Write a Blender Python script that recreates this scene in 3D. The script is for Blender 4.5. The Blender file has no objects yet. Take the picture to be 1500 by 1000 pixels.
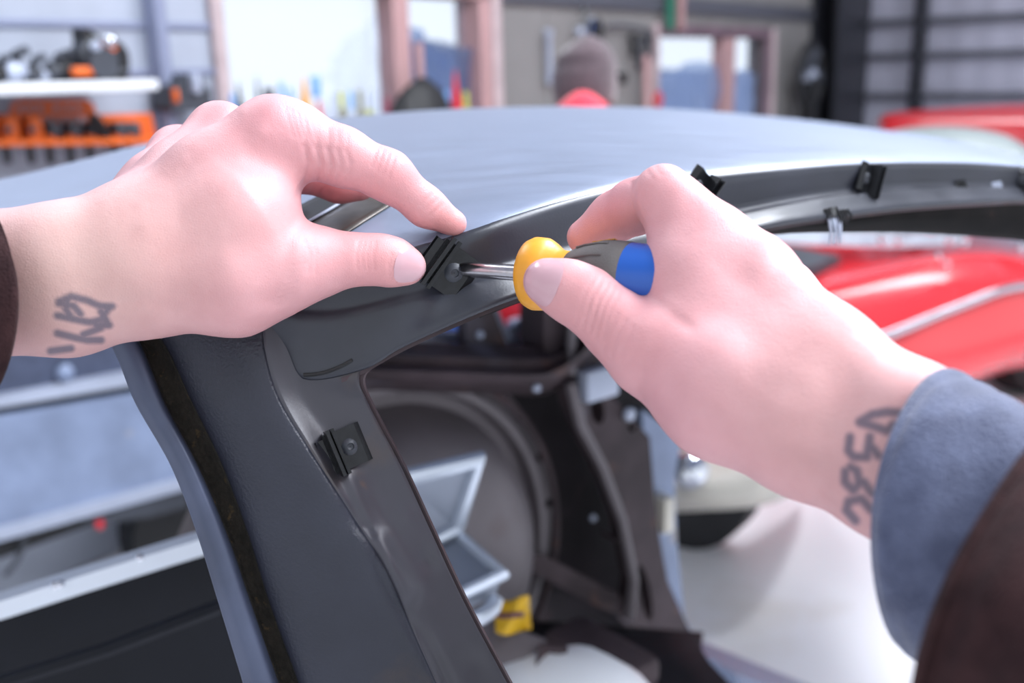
import bpy, bmesh, math, random
import numpy as np
from mathutils import Vector, Matrix
from mathutils.bvhtree import BVHTree
from mathutils.geometry import tessellate_polygon

random.seed(4)
rng = np.random.default_rng(4)
SC = bpy.context.scene
COL = SC.collection
PI = math.pi

# ------------------------------------------------------------------ camera
F = 1500.0                      # focal length in pixels of the 1500 px wide frame
PITCH, ROLL = math.radians(14.9), math.radians(1.5)
CAM = np.array([0.0, 0.0, 1.55])
_f = np.array([0, math.cos(PITCH), -math.sin(PITCH)])
_r0 = np.array([1.0, 0, 0]); _u0 = np.array([0, math.sin(PITCH), math.cos(PITCH)])
RT = math.cos(ROLL) * _r0 - math.sin(ROLL) * _u0
UP = math.cos(ROLL) * _u0 + math.sin(ROLL) * _r0

cam_data = bpy.data.cameras.new('camera')
cam = bpy.data.objects.new('camera', cam_data); COL.objects.link(cam)
cam_data.sensor_width = 36.0; cam_data.lens = 36.0
cam_data.clip_start = 0.02; cam_data.clip_end = 200
M = Matrix.Identity(4)
for i in range(3):
    M[i][0] = RT[i]; M[i][1] = UP[i]; M[i][2] = -_f[i]; M[i][3] = CAM[i]
cam.matrix_world = M
cam_data.dof.use_dof = True
cam_data.dof.focus_distance = 0.487
cam_data.dof.aperture_fstop = 5.6
cam_data.dof.aperture_blades = 0
SC.camera = cam

# ------------------------------------------------------------------ world, lights, exposure
SC.view_settings.view_transform = 'Standard'
SC.view_settings.look = 'None'
SC.view_settings.gamma = 1.0
SC.view_settings.use_curve_mapping = False
SC.view_settings.exposure = 0.22
w = bpy.data.worlds.new('overcast_sky'); SC.world = w; w.use_nodes = True
bg = w.node_tree.nodes['Background']
bg.inputs[0].default_value = (0.88, 0.93, 1.0, 1); bg.inputs[1].default_value = 1.2

def area_light(name, loc, target, sx, sy, power, col=(1, 1, 1)):
    d = bpy.data.lights.new(name, 'AREA'); d.shape = 'RECTANGLE'; d.size = sx; d.size_y = sy
    d.energy = power; d.color = col
    o = bpy.data.objects.new(name, d); COL.objects.link(o); o.location = loc
    o.rotation_euler = (Vector(target) - Vector(loc)).to_track_quat('-Z', 'Y').to_euler()
    return o
area_light('unseen_overhead_lamp', (1.5, 0.5, 3.2), (0.1, 0.55, 1.4), 1.6, 0.9, 84, (0.90, 0.94, 1.0))
area_light('unseen_overhead_lamp', (1.6, 2.6, 3.8), (1.3, 2.6, 0), 2.4, 0.6, 185, (0.90, 0.94, 1.0))
area_light('unseen_overhead_lamp', (-1.6, 2.6, 3.8), (-1.2, 2.6, 0), 2.4, 0.6, 50, (0.90, 0.94, 1.0))

area_light('unseen_overhead_lamp', (3.4, 5.6, 3.9), (3.6, 6.6, 1.0), 2.4, 0.6, 55, (0.90, 0.94, 1.0))  # extra unseen lamp, added to brighten the dark right wall

# ------------------------------------------------------------------ helpers
def P(x, y, d):
    """the point that lies d metres in front of the camera and is seen at photograph pixel x, y"""
    return CAM + d * (_f + (x - 750.0) / F * RT - (y - 500.0) / F * UP)

def proj(V):
    q = np.asarray(V) - CAM
    d = q @ _f
    return 750 + F * (q @ RT) / d, 500 - F * (q @ UP) / d, d

def V3(a): return np.asarray(a, float)
def unit(a):
    a = V3(a); return a / (np.linalg.norm(a) + 1e-12)

def srgb(h):
    h = h.lstrip('#'); out = []
    for i in (0, 2, 4):
        c = int(h[i:i+2], 16) / 255
        out.append(c / 12.92 if c <= 0.04045 else ((c + 0.055) / 1.055) ** 2.4)
    return (*out, 1.0)

def wloc(o):
    p = np.zeros(3)
    while o is not None:
        p = p + V3(o.location); o = o.parent
    return p

def tag(o, label=None, cat=None, group=None, kind=None):
    if label: o['label'] = label
    if cat: o['category'] = cat
    if group: o['group'] = group
    if kind: o['kind'] = kind
    return o

def thing(name, loc, label, cat, group=None):
    o = bpy.data.objects.new(name, None); COL.objects.link(o)
    o.location = tuple(float(c) for c in loc); o.empty_display_size = 0.05
    return tag(o, label, cat, group)

def mk(name, verts, faces, mat, parent=None, smooth=True, angle=40, label=None):
    """link ONE mesh object; verts are world coordinates"""
    verts = np.asarray(verts, float)
    if parent is not None:
        org = wloc(parent); loc = np.zeros(3)
    else:
        lo, hi = verts.min(0), verts.max(0)
        org = np.array([(lo[0]+hi[0])/2, (lo[1]+hi[1])/2, lo[2]]); loc = org
    me = bpy.data.meshes.new(name)
    if isinstance(faces, np.ndarray):
        n, k = faces.shape
        me.vertices.add(len(verts)); me.vertices.foreach_set('co', (verts - org).astype(np.float32).ravel())
        me.loops.add(n * k); me.loops.foreach_set('vertex_index', faces.astype(np.int32).ravel())
        me.polygons.add(n); me.polygons.foreach_set('loop_start', np.arange(0, n * k, k, dtype=np.int32))
        me.update(calc_edges=True); me.validate()
    else:
        me.from_pydata((verts - org).tolist(), [], [list(f) for f in faces])
        bm = bmesh.new(); bm.from_mesh(me); bmesh.ops.recalc_face_normals(bm, faces=bm.faces); bm.to_mesh(me); bm.free()
        me.update()
    if smooth:
        me.polygons.foreach_set('use_smooth', [True] * len(me.polygons))
        if angle < 180:
            me.set_sharp_from_angle(angle=math.radians(angle))
    if mat is not None: me.materials.append(mat)
    o = bpy.data.objects.new(name, me); COL.objects.link(o)
    o.location = tuple(float(c) for c in loc)
    if parent is not None: o.parent = parent
    if label: o['label'] = label
    return o

class MB:
    """collects shapes that belong to ONE part"""
    def __init__(self): self.v = []; self.f = []
    def add(self, v, f):
        b = len(self.v); self.v += [V3(p) for p in v]; self.f += [[i + b for i in q] for q in f]; return self
    def box(self, c, ex, ey, ez, bev=0.0):
        """centre and three half-extent vectors, bevelled edges"""
        c, ex, ey, ez = map(V3, (c, ex, ey, ez))
        if bev <= 0:
            v = [c + sx*ex + sy*ey + sz*ez for sz in (-1, 1) for sy in (-1, 1) for sx in (-1, 1)]
            return self.add(v, [(0,1,3,2),(4,6,7,5),(0,4,5,1),(2,3,7,6),(0,2,6,4),(1,5,7,3)])
        bm = bmesh.new(); bmesh.ops.create_cube(bm, size=2)
        lx, ly, lz = (np.linalg.norm(e) for e in (ex, ey, ez))
        for q in bm.verts: q.co = (q.co.x*lx, q.co.y*ly, q.co.z*lz)
        bmesh.ops.bevel(bm, geom=list(bm.edges), offset=min(bev, .95*min(lx, ly, lz)), segments=2, profile=.5, affect='EDGES')
        bm.verts.index_update()
        ux, uy, uz = unit(ex), unit(ey), unit(ez)
        v = [c + q.co.x*ux + q.co.y*uy + q.co.z*uz for q in bm.verts]
        f = [[q.index for q in fc.verts] for fc in bm.faces]
        bm.free(); return self.add(v, f)
    def tube(self, pts, r, n=10, cap=True):
        pts = [V3(p) for p in pts]; k = len(pts)
        rr = [r] * k if np.isscalar(r) else list(r)
        t = [unit(pts[min(i+1, k-1)] - pts[max(i-1, 0)]) for i in range(k)]
        a = np.cross(t[0], [0, 0, 1.0]); a = unit(a) if np.linalg.norm(a) > .05 else unit(np.cross(t[0], [1.0, 0, 0]))
        v = []
        for i in range(k):
            a = unit(a - t[i] * (a @ t[i])); b = np.cross(t[i], a)
            v += [pts[i] + rr[i]*(math.cos(2*PI*j/n)*a + math.sin(2*PI*j/n)*b) for j in range(n)]
        f = [(i*n+j, i*n+(j+1) % n, (i+1)*n+(j+1) % n, (i+1)*n+j) for i in range(k-1) for j in range(n)]
        if cap: f += [list(range(n))[::-1], [(k-1)*n+j for j in range(n)]]
        return self.add(v, f)
    def lathe(self, base, axis, prof, n=24, start=0):
        """prof: (distance along the axis, radius)"""
        base, axis = V3(base), unit(axis)
        a = np.cross(axis, [0, 0, 1.0]); a = unit(a) if np.linalg.norm(a) > .05 else V3([1, 0, 0])
        b = np.cross(axis, a); v = []
        for h, r in prof:
            v += [base + h*axis + max(r, 1e-5)*(math.cos(2*PI*j/n)*a + math.sin(2*PI*j/n)*b) for j in range(n)]
        k = len(prof)
        f = [(i*n+j, i*n+(j+1) % n, (i+1)*n+(j+1) % n, (i+1)*n+j) for i in range(k-1) for j in range(n)]
        f += [list(range(n))[::-1], [(k-1)*n+j for j in range(n)]]
        return self.add(v, f)
    def prism(self, outer, thick, holes=()):
        """planar outline with holes pushed along the vector thick"""
        loops = [[V3(p) for p in outer]] + [[V3(p) for p in h] for h in holes]
        thick = V3(thick); flat = [p for l in loops for p in l]; n = len(flat)
        if holes:
            tri = tessellate_polygon([[Vector(p) for p in l] for l in loops])
            f = [list(t) for t in tri] + [[i + n for i in t[::-1]] for t in tri]
        else:
            f = [list(range(n)), [i + n for i in range(n)][::-1]]
        s = 0
        for l in loops:
            m = len(l)
            f += [(s+j, s+(j+1) % m, s+n+(j+1) % m, s+n+j) for j in range(m)]; s += m
        return self.add(flat + [p + thick for p in flat], f)
    def loft(self, secs, closed=True, cap=True):
        n = len(secs[0]); v = [p for s in secs for p in s]; m = n if closed else n - 1
        f = [(i*n+j, i*n+(j+1) % n, (i+1)*n+(j+1) % n, (i+1)*n+j) for i in range(len(secs)-1) for j in range(m)]
        if cap and closed: f += [list(range(n))[::-1], [(len(secs)-1)*n+j for j in range(n)]]
        return self.add(v, f)
    def build(self, name, mat, parent=None, smooth=True, angle=40, label=None):
        return mk(name, self.v, self.f, mat, parent, smooth, angle, label)

def crom(A, k):
    """Catmull-Rom refinement of control points along the first axis"""
    A = np.asarray(A, float); n = len(A)
    E = np.concatenate([[2*A[0] - A[1]], A, [2*A[-1] - A[-2]]])
    out = []
    for i in range(n - 1):
        p0, p1, p2, p3 = E[i], E[i+1], E[i+2], E[i+3]
        for j in range(k):
            t = j / k
            out.append(.5*(2*p1 + (p2-p0)*t + (2*p0-5*p1+4*p2-p3)*t*t + (3*p1-p0-3*p2+p3)*t**3))
    out.append(A[-1]); return np.array(out)

def grid_mesh(name, G, mat, parent=None, thick=0.0, angle=60, label=None, toward=None):
    """G: (rows, cols, 3) points -> a sheet with real thickness"""
    G = np.asarray(G); a, b, _ = G.shape
    idx = np.arange(a*b).reshape(a, b)
    fc = np.stack([idx[:-1, :-1], idx[:-1, 1:], idx[1:, 1:], idx[1:, :-1]], -1).reshape(-1, 4)
    V = G.reshape(-1, 3)
    nrm = np.cross(V[fc[:, 1]] - V[fc[:, 0]], V[fc[:, 3]] - V[fc[:, 0]]).sum(0)
    ref = (CAM - V.mean(0)) if toward is None else V3(toward)
    if nrm @ ref < 0: fc = fc[:, ::-1].copy()
    o = mk(name, V, fc, mat, parent, True, angle, label)
    if thick:
        m = o.modifiers.new('sheet', 'SOLIDIFY'); m.thickness = thick; m.offset = -1
    return o

def patch(name, rows, mat, parent=None, ku=6, kv=6, thick=0.0, angle=60, label=None):
    """rows of (x, y, d) control points -> smooth sheet"""
    G = np.array([[P(*p) for p in r] for r in rows])
    G = crom(G, kv); G = np.transpose(crom(np.transpose(G, (1, 0, 2)), ku), (1, 0, 2))
    return grid_mesh(name, G, mat, parent, thick, angle, label)

def bvh_of(o):
    me = o.data; L = wloc(o)
    return BVHTree.FromPolygons([Vector(L) + v.co for v in me.vertices], [list(p.vertices) for p in me.polygons])

def hit(bvh, x, y):
    q = unit(P(x, y, 1.0) - CAM)
    loc, nor, _, dist = bvh.ray_cast(Vector(CAM), Vector(q))
    return (V3(loc), V3(nor)) if loc is not None else (None, None)

# ------------------------------------------------------------------ materials
def nodes_of(m): return m.node_tree.nodes, m.node_tree.links

def pbr(name, col, rough=.5, metal=0.0, var=0.0, var_scale=8.0, bump=0.0, bump_scale=200.0, spots=None, coat=0.0,
        spec=.5, col2=None, stretch=None, rough_var=0.0):
    m = bpy.data.materials.new(name); m.use_nodes = True
    N, L = nodes_of(m); b = N['Principled BSDF']
    c = srgb(col) if isinstance(col, str) else (*col, 1)[:4]
    b.inputs['Base Color'].default_value = c; b.inputs['Roughness'].default_value = rough
    b.inputs['Metallic'].default_value = metal; b.inputs['Specular IOR Level'].default_value = spec
    b.inputs['Coat Weight'].default_value = coat; b.inputs['Coat Roughness'].default_value = .08
    tc = N.new('ShaderNodeTexCoord'); src = tc.outputs['Object']
    if stretch:
        mp = N.new('ShaderNodeMapping'); mp.inputs['Scale'].default_value = stretch
        L.new(src, mp.inputs[0]); src = mp.outputs[0]
    last = None
    if var or col2:
        n = N.new('ShaderNodeTexNoise'); n.inputs['Scale'].default_value = var_scale; n.inputs['Detail'].default_value = 6
        L.new(src, n.inputs['Vector'])
        r = N.new('ShaderNodeValToRGB'); L.new(n.outputs['Fac'], r.inputs[0])
        e = r.color_ramp.elements; e[0].position = .35; e[1].position = .68
        c2 = (srgb(col2) if isinstance(col2, str) else col2) if col2 else tuple(x*(1-var) for x in c[:3]) + (1,)
        e[0].color = c2; e[1].color = c if col2 else tuple(min(1, x*(1+var*.5)) for x in c[:3]) + (1,)
        last = r.outputs[0]
        if rough_var:
            q = N.new('ShaderNodeMapRange'); q.inputs['To Min'].default_value = rough - rough_var; q.inputs['To Max'].default_value = rough + rough_var
            L.new(n.outputs['Fac'], q.inputs[0]); L.new(q.outputs[0], b.inputs['Roughness'])
    if spots:                                    # (colour, scale, threshold): rust, dust, stains
        for sc_, ss, th in spots:
            n2 = N.new('ShaderNodeTexNoise'); n2.inputs['Scale'].default_value = ss; n2.inputs['Detail'].default_value = 8
            L.new(tc.outputs['Object'], n2.inputs['Vector'])
            r2 = N.new('ShaderNodeValToRGB'); r2.color_ramp.elements[0].position = th; r2.color_ramp.elements[1].position = min(1, th + .14)
            L.new(n2.outputs['Fac'], r2.inputs[0])
            mx = N.new('ShaderNodeMix'); mx.data_type = 'RGBA'; L.new(r2.outputs[0], mx.inputs[0])
            if last is not None: L.new(last, mx.inputs[6])
            else: mx.inputs[6].default_value = c
            mx.inputs[7].default_value = srgb(sc_); last = mx.outputs[2]
    if last is not None: L.new(last, b.inputs['Base Color'])
    if bump:
        n3 = N.new('ShaderNodeTexNoise'); n3.inputs['Scale'].default_value = bump_scale; n3.inputs['Detail'].default_value = 3
        L.new(src, n3.inputs['Vector'])
        bp = N.new('ShaderNodeBump'); bp.inputs['Strength'].default_value = bump; bp.inputs['Distance'].default_value = .002
        L.new(n3.outputs['Fac'], bp.inputs['Height']); L.new(bp.outputs[0], b.inputs['Normal'])
    return m

MT = {}
MT['roof'] = pbr('lightened_roof_primer', '#7b859a', .38, .25, var=.08, var_scale=14, bump=.08, bump_scale=420, stretch=(1, 3.5, 1), rough_var=.06,
                 spots=[('#959eb2', 160, .70)])  # rail's dark primer lightened: window reflections and overhead light put into the colour
MT['rail'] = pbr('dark_primer_metal', '#2f313a', .36, .15, var=.22, var_scale=22, bump=.04, bump_scale=700, spots=[('#6a6c74', 260, .74)], rough_var=.14)
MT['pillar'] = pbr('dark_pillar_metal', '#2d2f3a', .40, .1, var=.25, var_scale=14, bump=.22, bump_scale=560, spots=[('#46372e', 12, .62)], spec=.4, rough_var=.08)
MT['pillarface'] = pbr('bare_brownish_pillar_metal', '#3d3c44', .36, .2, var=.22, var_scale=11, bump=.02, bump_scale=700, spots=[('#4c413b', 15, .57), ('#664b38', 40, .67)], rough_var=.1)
MT['flange'] = pbr('bluegrey_flange_metal', '#4c5369', .42, .3, var=.2, var_scale=30)
MT['sealant'] = pbr('brown_old_sealant', '#2a251f', .95, 0, var=.45, var_scale=160, bump=1, bump_scale=420, spots=[('#5c4a30', 210, .62)])
MT['rusty'] = pbr('rusty_brown_inner_metal', '#42373b', .6, 0, var=.4, var_scale=12, spec=.25, bump=.15, spots=[('#5b4038', 20, .62), ('#54525c', 9, .62)])
MT['inner'] = pbr('dark_inner_metal', '#231e22', .65, 0, var=.4, var_scale=9, spec=.15, spots=[('#3b3032', 14, .62)])
MT['tub'] = pbr('grey_wheel_tub_metal', '#6b6468', .5, .15, var=.2, var_scale=7, spots=[('#5a4a48', 9, .62)])
MT['bluegrey'] = pbr('bluegrey_worn_paint', '#8390ac', .45, .1, var=.22, var_scale=7, spots=[('#a39a90', 12, .66), ('#6a6f80', 30, .7)])
MT['lightgrey'] = pbr('light_grey_paint', '#a9b0c2', .4, .2, var=.1)
MT['brightmetal'] = pbr('bare_bright_metal', '#c3cad6', .28, .75, var=.12, var_scale=20)
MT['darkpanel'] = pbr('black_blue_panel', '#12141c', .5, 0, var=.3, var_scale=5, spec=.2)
MT['black'] = pbr('black_steel_clip', '#1a1b1f', .32, .35, var=.3, var_scale=220, bump=.1, bump_scale=900)
MT['blackmatte'] = pbr('black_matte_plastic', '#17171a', .6, 0, var=.2)
MT['steel'] = pbr('polished_steel', '#b9b6ba', .2, 1.0, var=.1, var_scale=400, stretch=(1, 1, 1))
MT['chrome'] = pbr('chrome', '#d5d8e0', .12, 1.0)
MT['yellow'] = pbr('yellow_plastic_collar', '#dd982a', .38, 0, var=.06, var_scale=60, bump=.05)
MT['griprubber'] = pbr('grey_rubber_grip', '#5c5756', .75, 0, var=.12, var_scale=120, bump=.25, bump_scale=1600)
MT['blue'] = pbr('blue_plastic_handle', '#1c55ae', .3, 0, spots=[('#c8d4ec', 420, .79)])
MT['red'] = pbr('red_car_paint', '#d8232c', .25, 0, coat=1.0)
MT['redmatte'] = pbr('red_plastic', '#c8202e', .45)
MT['white'] = pbr('white_paint', '#d9dbe0', .45, 0, var=.08)
MT['cream'] = pbr('cream_dusty_paint', '#cfc9bd', .5, 0, var=.12)
MT['orange'] = pbr('orange_painted_steel', '#d9621c', .45, 0, var=.1, var_scale=5)
MT['darkgrey'] = pbr('dark_grey_tool', '#3a3d45', .5, .1, var=.25)
MT['wood'] = pbr('reddish_window_wood', '#b18c8c', .6, 0, var=.22, var_scale=6, stretch=(8, 8, .6))
MT['palewood'] = pbr('pale_painted_wood', '#b9a6a8', .6, 0, var=.2)
MT['yellowpack'] = pbr('yellow_wrapper', '#d8a914', .5, 0, var=.2, var_scale=12)
MT['purple'] = pbr('dark_purple_print', '#5a3040', .5)

# skin: tint and ink come from the mesh itself
def skin_mat():
    m = bpy.data.materials.new('skin'); m.use_nodes = True
    N, L = nodes_of(m); b = N['Principled BSDF']
    at = N.new('ShaderNodeAttribute'); at.attribute_name = 'tint'
    tc = N.new('ShaderNodeTexCoord')
    n = N.new('ShaderNodeTexNoise'); n.inputs['Scale'].default_value = 55; n.inputs['Detail'].default_value = 5
    L.new(tc.outputs['Object'], n.inputs['Vector'])
    r = N.new('ShaderNodeValToRGB'); r.color_ramp.elements[0].color = (.95, .92, .92, 1); r.color_ramp.elements[1].color = (1.03, 1.04, 1.04, 1)
    r.color_ramp.elements[0].position = .32; r.color_ramp.elements[1].position = .68
    L.new(n.outputs['Fac'], r.inputs[0])
    mx = N.new('ShaderNodeMix'); mx.data_type = 'RGBA'; mx.blend_type = 'MULTIPLY'; mx.inputs[0].default_value = 1
    L.new(at.outputs['Color'], mx.inputs[6]); L.new(r.outputs[0], mx.inputs[7])
    L.new(mx.outputs[2], b.inputs['Base Color'])
    b.inputs['Roughness'].default_value = .48; b.inputs['Specular IOR Level'].default_value = .4
    b.inputs['Subsurface Weight'].default_value = .16; b.inputs['Subsurface Scale'].default_value = .005
    b.inputs['Subsurface Radius'].default_value = (1.0, .45, .35)
    v = N.new('ShaderNodeTexVoronoi'); v.inputs['Scale'].default_value = 900; v.feature = 'DISTANCE_TO_EDGE'
    L.new(tc.outputs['Object'], v.inputs['Vector'])
    n2 = N.new('ShaderNodeTexNoise'); n2.inputs['Scale'].default_value = 260; n2.inputs['Detail'].default_value = 4
    L.new(tc.outputs['Object'], n2.inputs['Vector'])
    ad = N.new('ShaderNodeMath'); ad.operation = 'ADD'; L.new(v.outputs['Distance'], ad.inputs[0]); L.new(n2.outputs['Fac'], ad.inputs[1])
    bp = N.new('ShaderNodeBump'); bp.inputs['Strength'].default_value = .24; bp.inputs['Distance'].default_value = .0008
    L.new(ad.outputs[0], bp.inputs['Height']); L.new(bp.outputs[0], b.inputs['Normal'])
    return m
MT['skin'] = skin_mat()
MT['nail'] = pbr('fingernail', '#c9a1a9', .18, 0, var=.05)

def cloth(name, col, col2, scale=900, bump=.6):
    m = pbr(name, col, .9, 0, col2=col2, var=.2, var_scale=90, bump=bump, bump_scale=scale)
    b = m.node_tree.nodes['Principled BSDF']
    b.inputs['Sheen Weight'].default_value = .35; b.inputs['Sheen Roughness'].default_value = .5
    return m
MT['bluecloth'] = cloth('blue_grey_fleece', '#5d6480', '#474d68')
MT['browncloth'] = cloth('dark_brown_canvas', '#3c2829', '#2a1b1d')
MT['browncloth'].node_tree.nodes['Principled BSDF'].inputs['Sheen Weight'].default_value = .03
MT['browncloth'].node_tree.nodes['Principled BSDF'].inputs['Specular IOR Level'].default_value = .08
MT['knit'] = cloth('brown_beanie_knit', '#57464b', '#41343a', 300)
MT['redcloth'] = cloth('red_jacket', '#e0364a', '#c42338', 300)
MT['darkcloth'] = cloth('dark_trousers', '#2a2d38', '#1f222b', 300)

# ------------------------------------------------------------------ implicit bodies
def surface_nets(D, org, h):
    ins = D < 0
    nx, ny, nz = D.shape
    c = [ins[i:nx-1+i, j:ny-1+j, k:nz-1+k] for i in (0, 1) for j in (0, 1) for k in (0, 1)]
    s = np.zeros(c[0].shape, np.int8)
    for q in c: s += q
    mixed = (s > 0) & (s < 8)
    I, J, K = np.nonzero(mixed)
    vid = -np.ones(mixed.shape, np.int32); vid[I, J, K] = np.arange(len(I))
    acc = np.zeros((len(I), 3)); cnt = np.zeros(len(I))
    for ax in range(3):
        for a in (0, 1):
            for b in (0, 1):
                o0 = [0, 0, 0]; o1 = [0, 0, 0]
                oth = [q for q in range(3) if q != ax]
                o0[oth[0]] = o1[oth[0]] = a; o0[oth[1]] = o1[oth[1]] = b; o1[ax] = 1
                d0 = D[I+o0[0], J+o0[1], K+o0[2]]; d1 = D[I+o1[0], J+o1[1], K+o1[2]]
                cr = (d0 < 0) != (d1 < 0)
                t = np.where(cr, d0 / np.where(cr, d0 - d1, 1), 0)
                p = np.zeros((len(I), 3))
                p[:, oth[0]] = a; p[:, oth[1]] = b; p[:, ax] = t
                acc[cr] += p[cr]; cnt[cr] += 1
    V = (np.stack([I, J, K], 1) + acc / cnt[:, None]) * h + org
    faces = []
    for ax in range(3):
        sl0 = [slice(1, -1)] * 3; sl1 = [slice(1, -1)] * 3
        sl0[ax] = slice(0, -1); sl1[ax] = slice(1, None)
        a, b = ins[tuple(sl0)], ins[tuple(sl1)]
        for flip, m in ((False, a & ~b), (True, b & ~a)):
            i, j, k = np.nonzero(m)
            idx = [i.copy(), j.copy(), k.copy()]
            oth = [(ax + 1) % 3, (ax + 2) % 3]
            for q in oth: idx[q] = idx[q] + 1
            quad = []
            for da, db in ((-1, -1), (0, -1), (0, 0), (-1, 0)):
                z = [q.copy() for q in idx]; z[oth[0]] += da; z[oth[1]] += db
                quad.append(vid[z[0], z[1], z[2]])
            q = np.stack(quad, 1)
            faces.append(q[:, ::-1] if flip else q)
    return V, np.concatenate(faces)

def smin(a, b, k):
    h = np.maximum(k - np.abs(a - b), 0) / k
    return np.minimum(a, b) - h*h*k*.25

class Body:
    """groups of tapered limbs, smoothly joined into one continuous skin"""
    def __init__(self, h=.001): self.h = h; self.groups = []
    def group(self, chains, k): self.groups.append((chains, k)); return self
    def field_at(self, X):
        """signed distance at points X (n,3)"""
        tot = None
        for chains, kj, ki in self.groups_full():
            g = None
            for ch in chains:
                for (a, ra), (b, rb) in zip(ch[:-1], ch[1:]):
                    ba = b - a; t = np.clip(((X - a) @ ba) / (ba @ ba + 1e-12), 0, 1)
                    d = np.linalg.norm(X - a - t[:, None]*ba, axis=1) - (ra + (rb - ra)*t)
                    g = d if g is None else smin(g, d, ki)
            tot = g if tot is None else smin(tot, g, kj)
        return tot
    def groups_full(self):
        for ch, k in self.groups:
            yield ch, k[0], k[1]
    def mesh(self):
        pts = np.array([p - r for g, _ in self.groups for ch in g for p, r in ch] + [p + r for g, _ in self.groups for ch in g for p, r in ch])
        h = self.h; mg = .012
        lo, hi = pts.min(0) - mg, pts.max(0) + mg
        n = np.ceil((hi - lo) / h).astype(int) + 1
        ax = [lo[i] + h*np.arange(n[i]) for i in range(3)]
        tot = None
        for chains, kj, ki in self.groups_full():
            g = np.full(n, .05, np.float32)
            for ch in chains:
                for (a, ra), (b, rb) in zip(ch[:-1], ch[1:]):
                    m = max(ra, rb) + ki + kj + 2*h
                    l = np.minimum(a, b) - m; u = np.maximum(a, b) + m
                    s = [slice(max(0, int((l[i]-lo[i])/h)), min(n[i], int((u[i]-lo[i])/h) + 2)) for i in range(3)]
                    X, Y, Z = (ax[i][s[i]].astype(np.float32) for i in range(3))
                    px = (X - a[0])[:, None, None]; py = (Y - a[1])[None, :, None]; pz = (Z - a[2])[None, None, :]
                    ba = (b - a).astype(np.float32)
                    t = np.clip((px*ba[0] + py*ba[1] + pz*ba[2]) / (ba @ ba + 1e-12), 0, 1)
                    d = np.sqrt((px - t*ba[0])**2 + (py - t*ba[1])**2 + (pz - t*ba[2])**2) - (ra + (rb - ra)*t)
                    g[tuple(s)] = smin(g[tuple(s)], d, ki)
            tot = g if tot is None else smin(tot, g, kj)
        return surface_nets(tot, lo, h)

def vnormals(V, Fc):
    n = np.cross(V[Fc[:, 2]] - V[Fc[:, 0]], V[Fc[:, 3]] - V[Fc[:, 1]])
    out = np.zeros_like(V)
    for k in range(4):
        for c in range(3): out[:, c] += np.bincount(Fc[:, k], n[:, c], len(V))
    return out / (np.linalg.norm(out, axis=1, keepdims=True) + 1e-12)

def relax(V, Fc, it, lam=.5):
    E = np.concatenate([Fc[:, [0, 1]], Fc[:, [1, 2]], Fc[:, [2, 3]], Fc[:, [3, 0]]])
    a = np.concatenate([E[:, 0], E[:, 1]]); b = np.concatenate([E[:, 1], E[:, 0]])
    deg = np.bincount(a, minlength=len(V))[:, None]
    for _ in range(it):
        s = np.stack([np.bincount(a, V[b, c], len(V)) for c in range(3)], 1)
        V = V + lam*(s/deg - V)
    return V

def seg_dist(px, py, line):
    best = np.full(len(px), 1e9); L = np.array(line, float)
    for (x0, y0), (x1, y1) in zip(L[:-1], L[1:]):
        dx, dy = x1-x0, y1-y0; t = np.clip(((px-x0)*dx + (py-y0)*dy)/(dx*dx+dy*dy+1e-9), 0, 1)
        best = np.minimum(best, np.hypot(px-x0-t*dx, py-y0-t*dy))
    return best

def chain(*pts):
    """(x, y, d, radius in pixels) -> joint positions and radii in metres"""
    return [(P(x, y, d), r*d/F) for x, y, d, r in pts]

def skin_object(name, body, parent, reliefs=(), blush=(), ink=(), base='#ce999c', relax_it=3):
    V, Fc = body.mesh()
    V = relax(V, Fc, relax_it)
    nr = vnormals(V, Fc); x, y, d = proj(V)
    facing = np.clip(((CAM - V)*nr).sum(1) / np.linalg.norm(CAM - V, axis=1), 0, 1)
    fw = np.clip(facing*3, 0, 1)
    disp = np.zeros(len(V))
    for line, wpx, amp in reliefs:                       # amp in millimetres, negative = crease
        disp += amp*.001*np.exp(-(seg_dist(x, y, line)/wpx)**2)*fw
    V = V + nr*disp[:, None]
    o = mk(name, V, Fc, MT['skin'], parent, True, 180)
    colr = np.tile(np.array(srgb(base)), (len(V), 1))
    for (bx, by, bd, rad), col, amt in blush:
        wgt = amt*np.exp(-(np.linalg.norm(V - P(bx, by, bd), axis=1)/rad)**2)[:, None]
        colr = colr*(1-wgt) + np.array(srgb(col))*wgt
    if ink:
        m = np.zeros(len(V))
        for line, wpx in ink:
            m = np.maximum(m, np.clip(1.5 - seg_dist(x, y, line)/wpx, 0, 1))
        m = (m*np.clip(facing*4, 0, 1)*.78)[:, None]
        colr = colr*(1-m) + np.array(srgb('#434b60'))*m
    at = o.data.color_attributes.new('tint', 'FLOAT_COLOR', 'POINT')
    at.data.foreach_set('color', colr.astype(np.float32).ravel())
    return o

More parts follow.
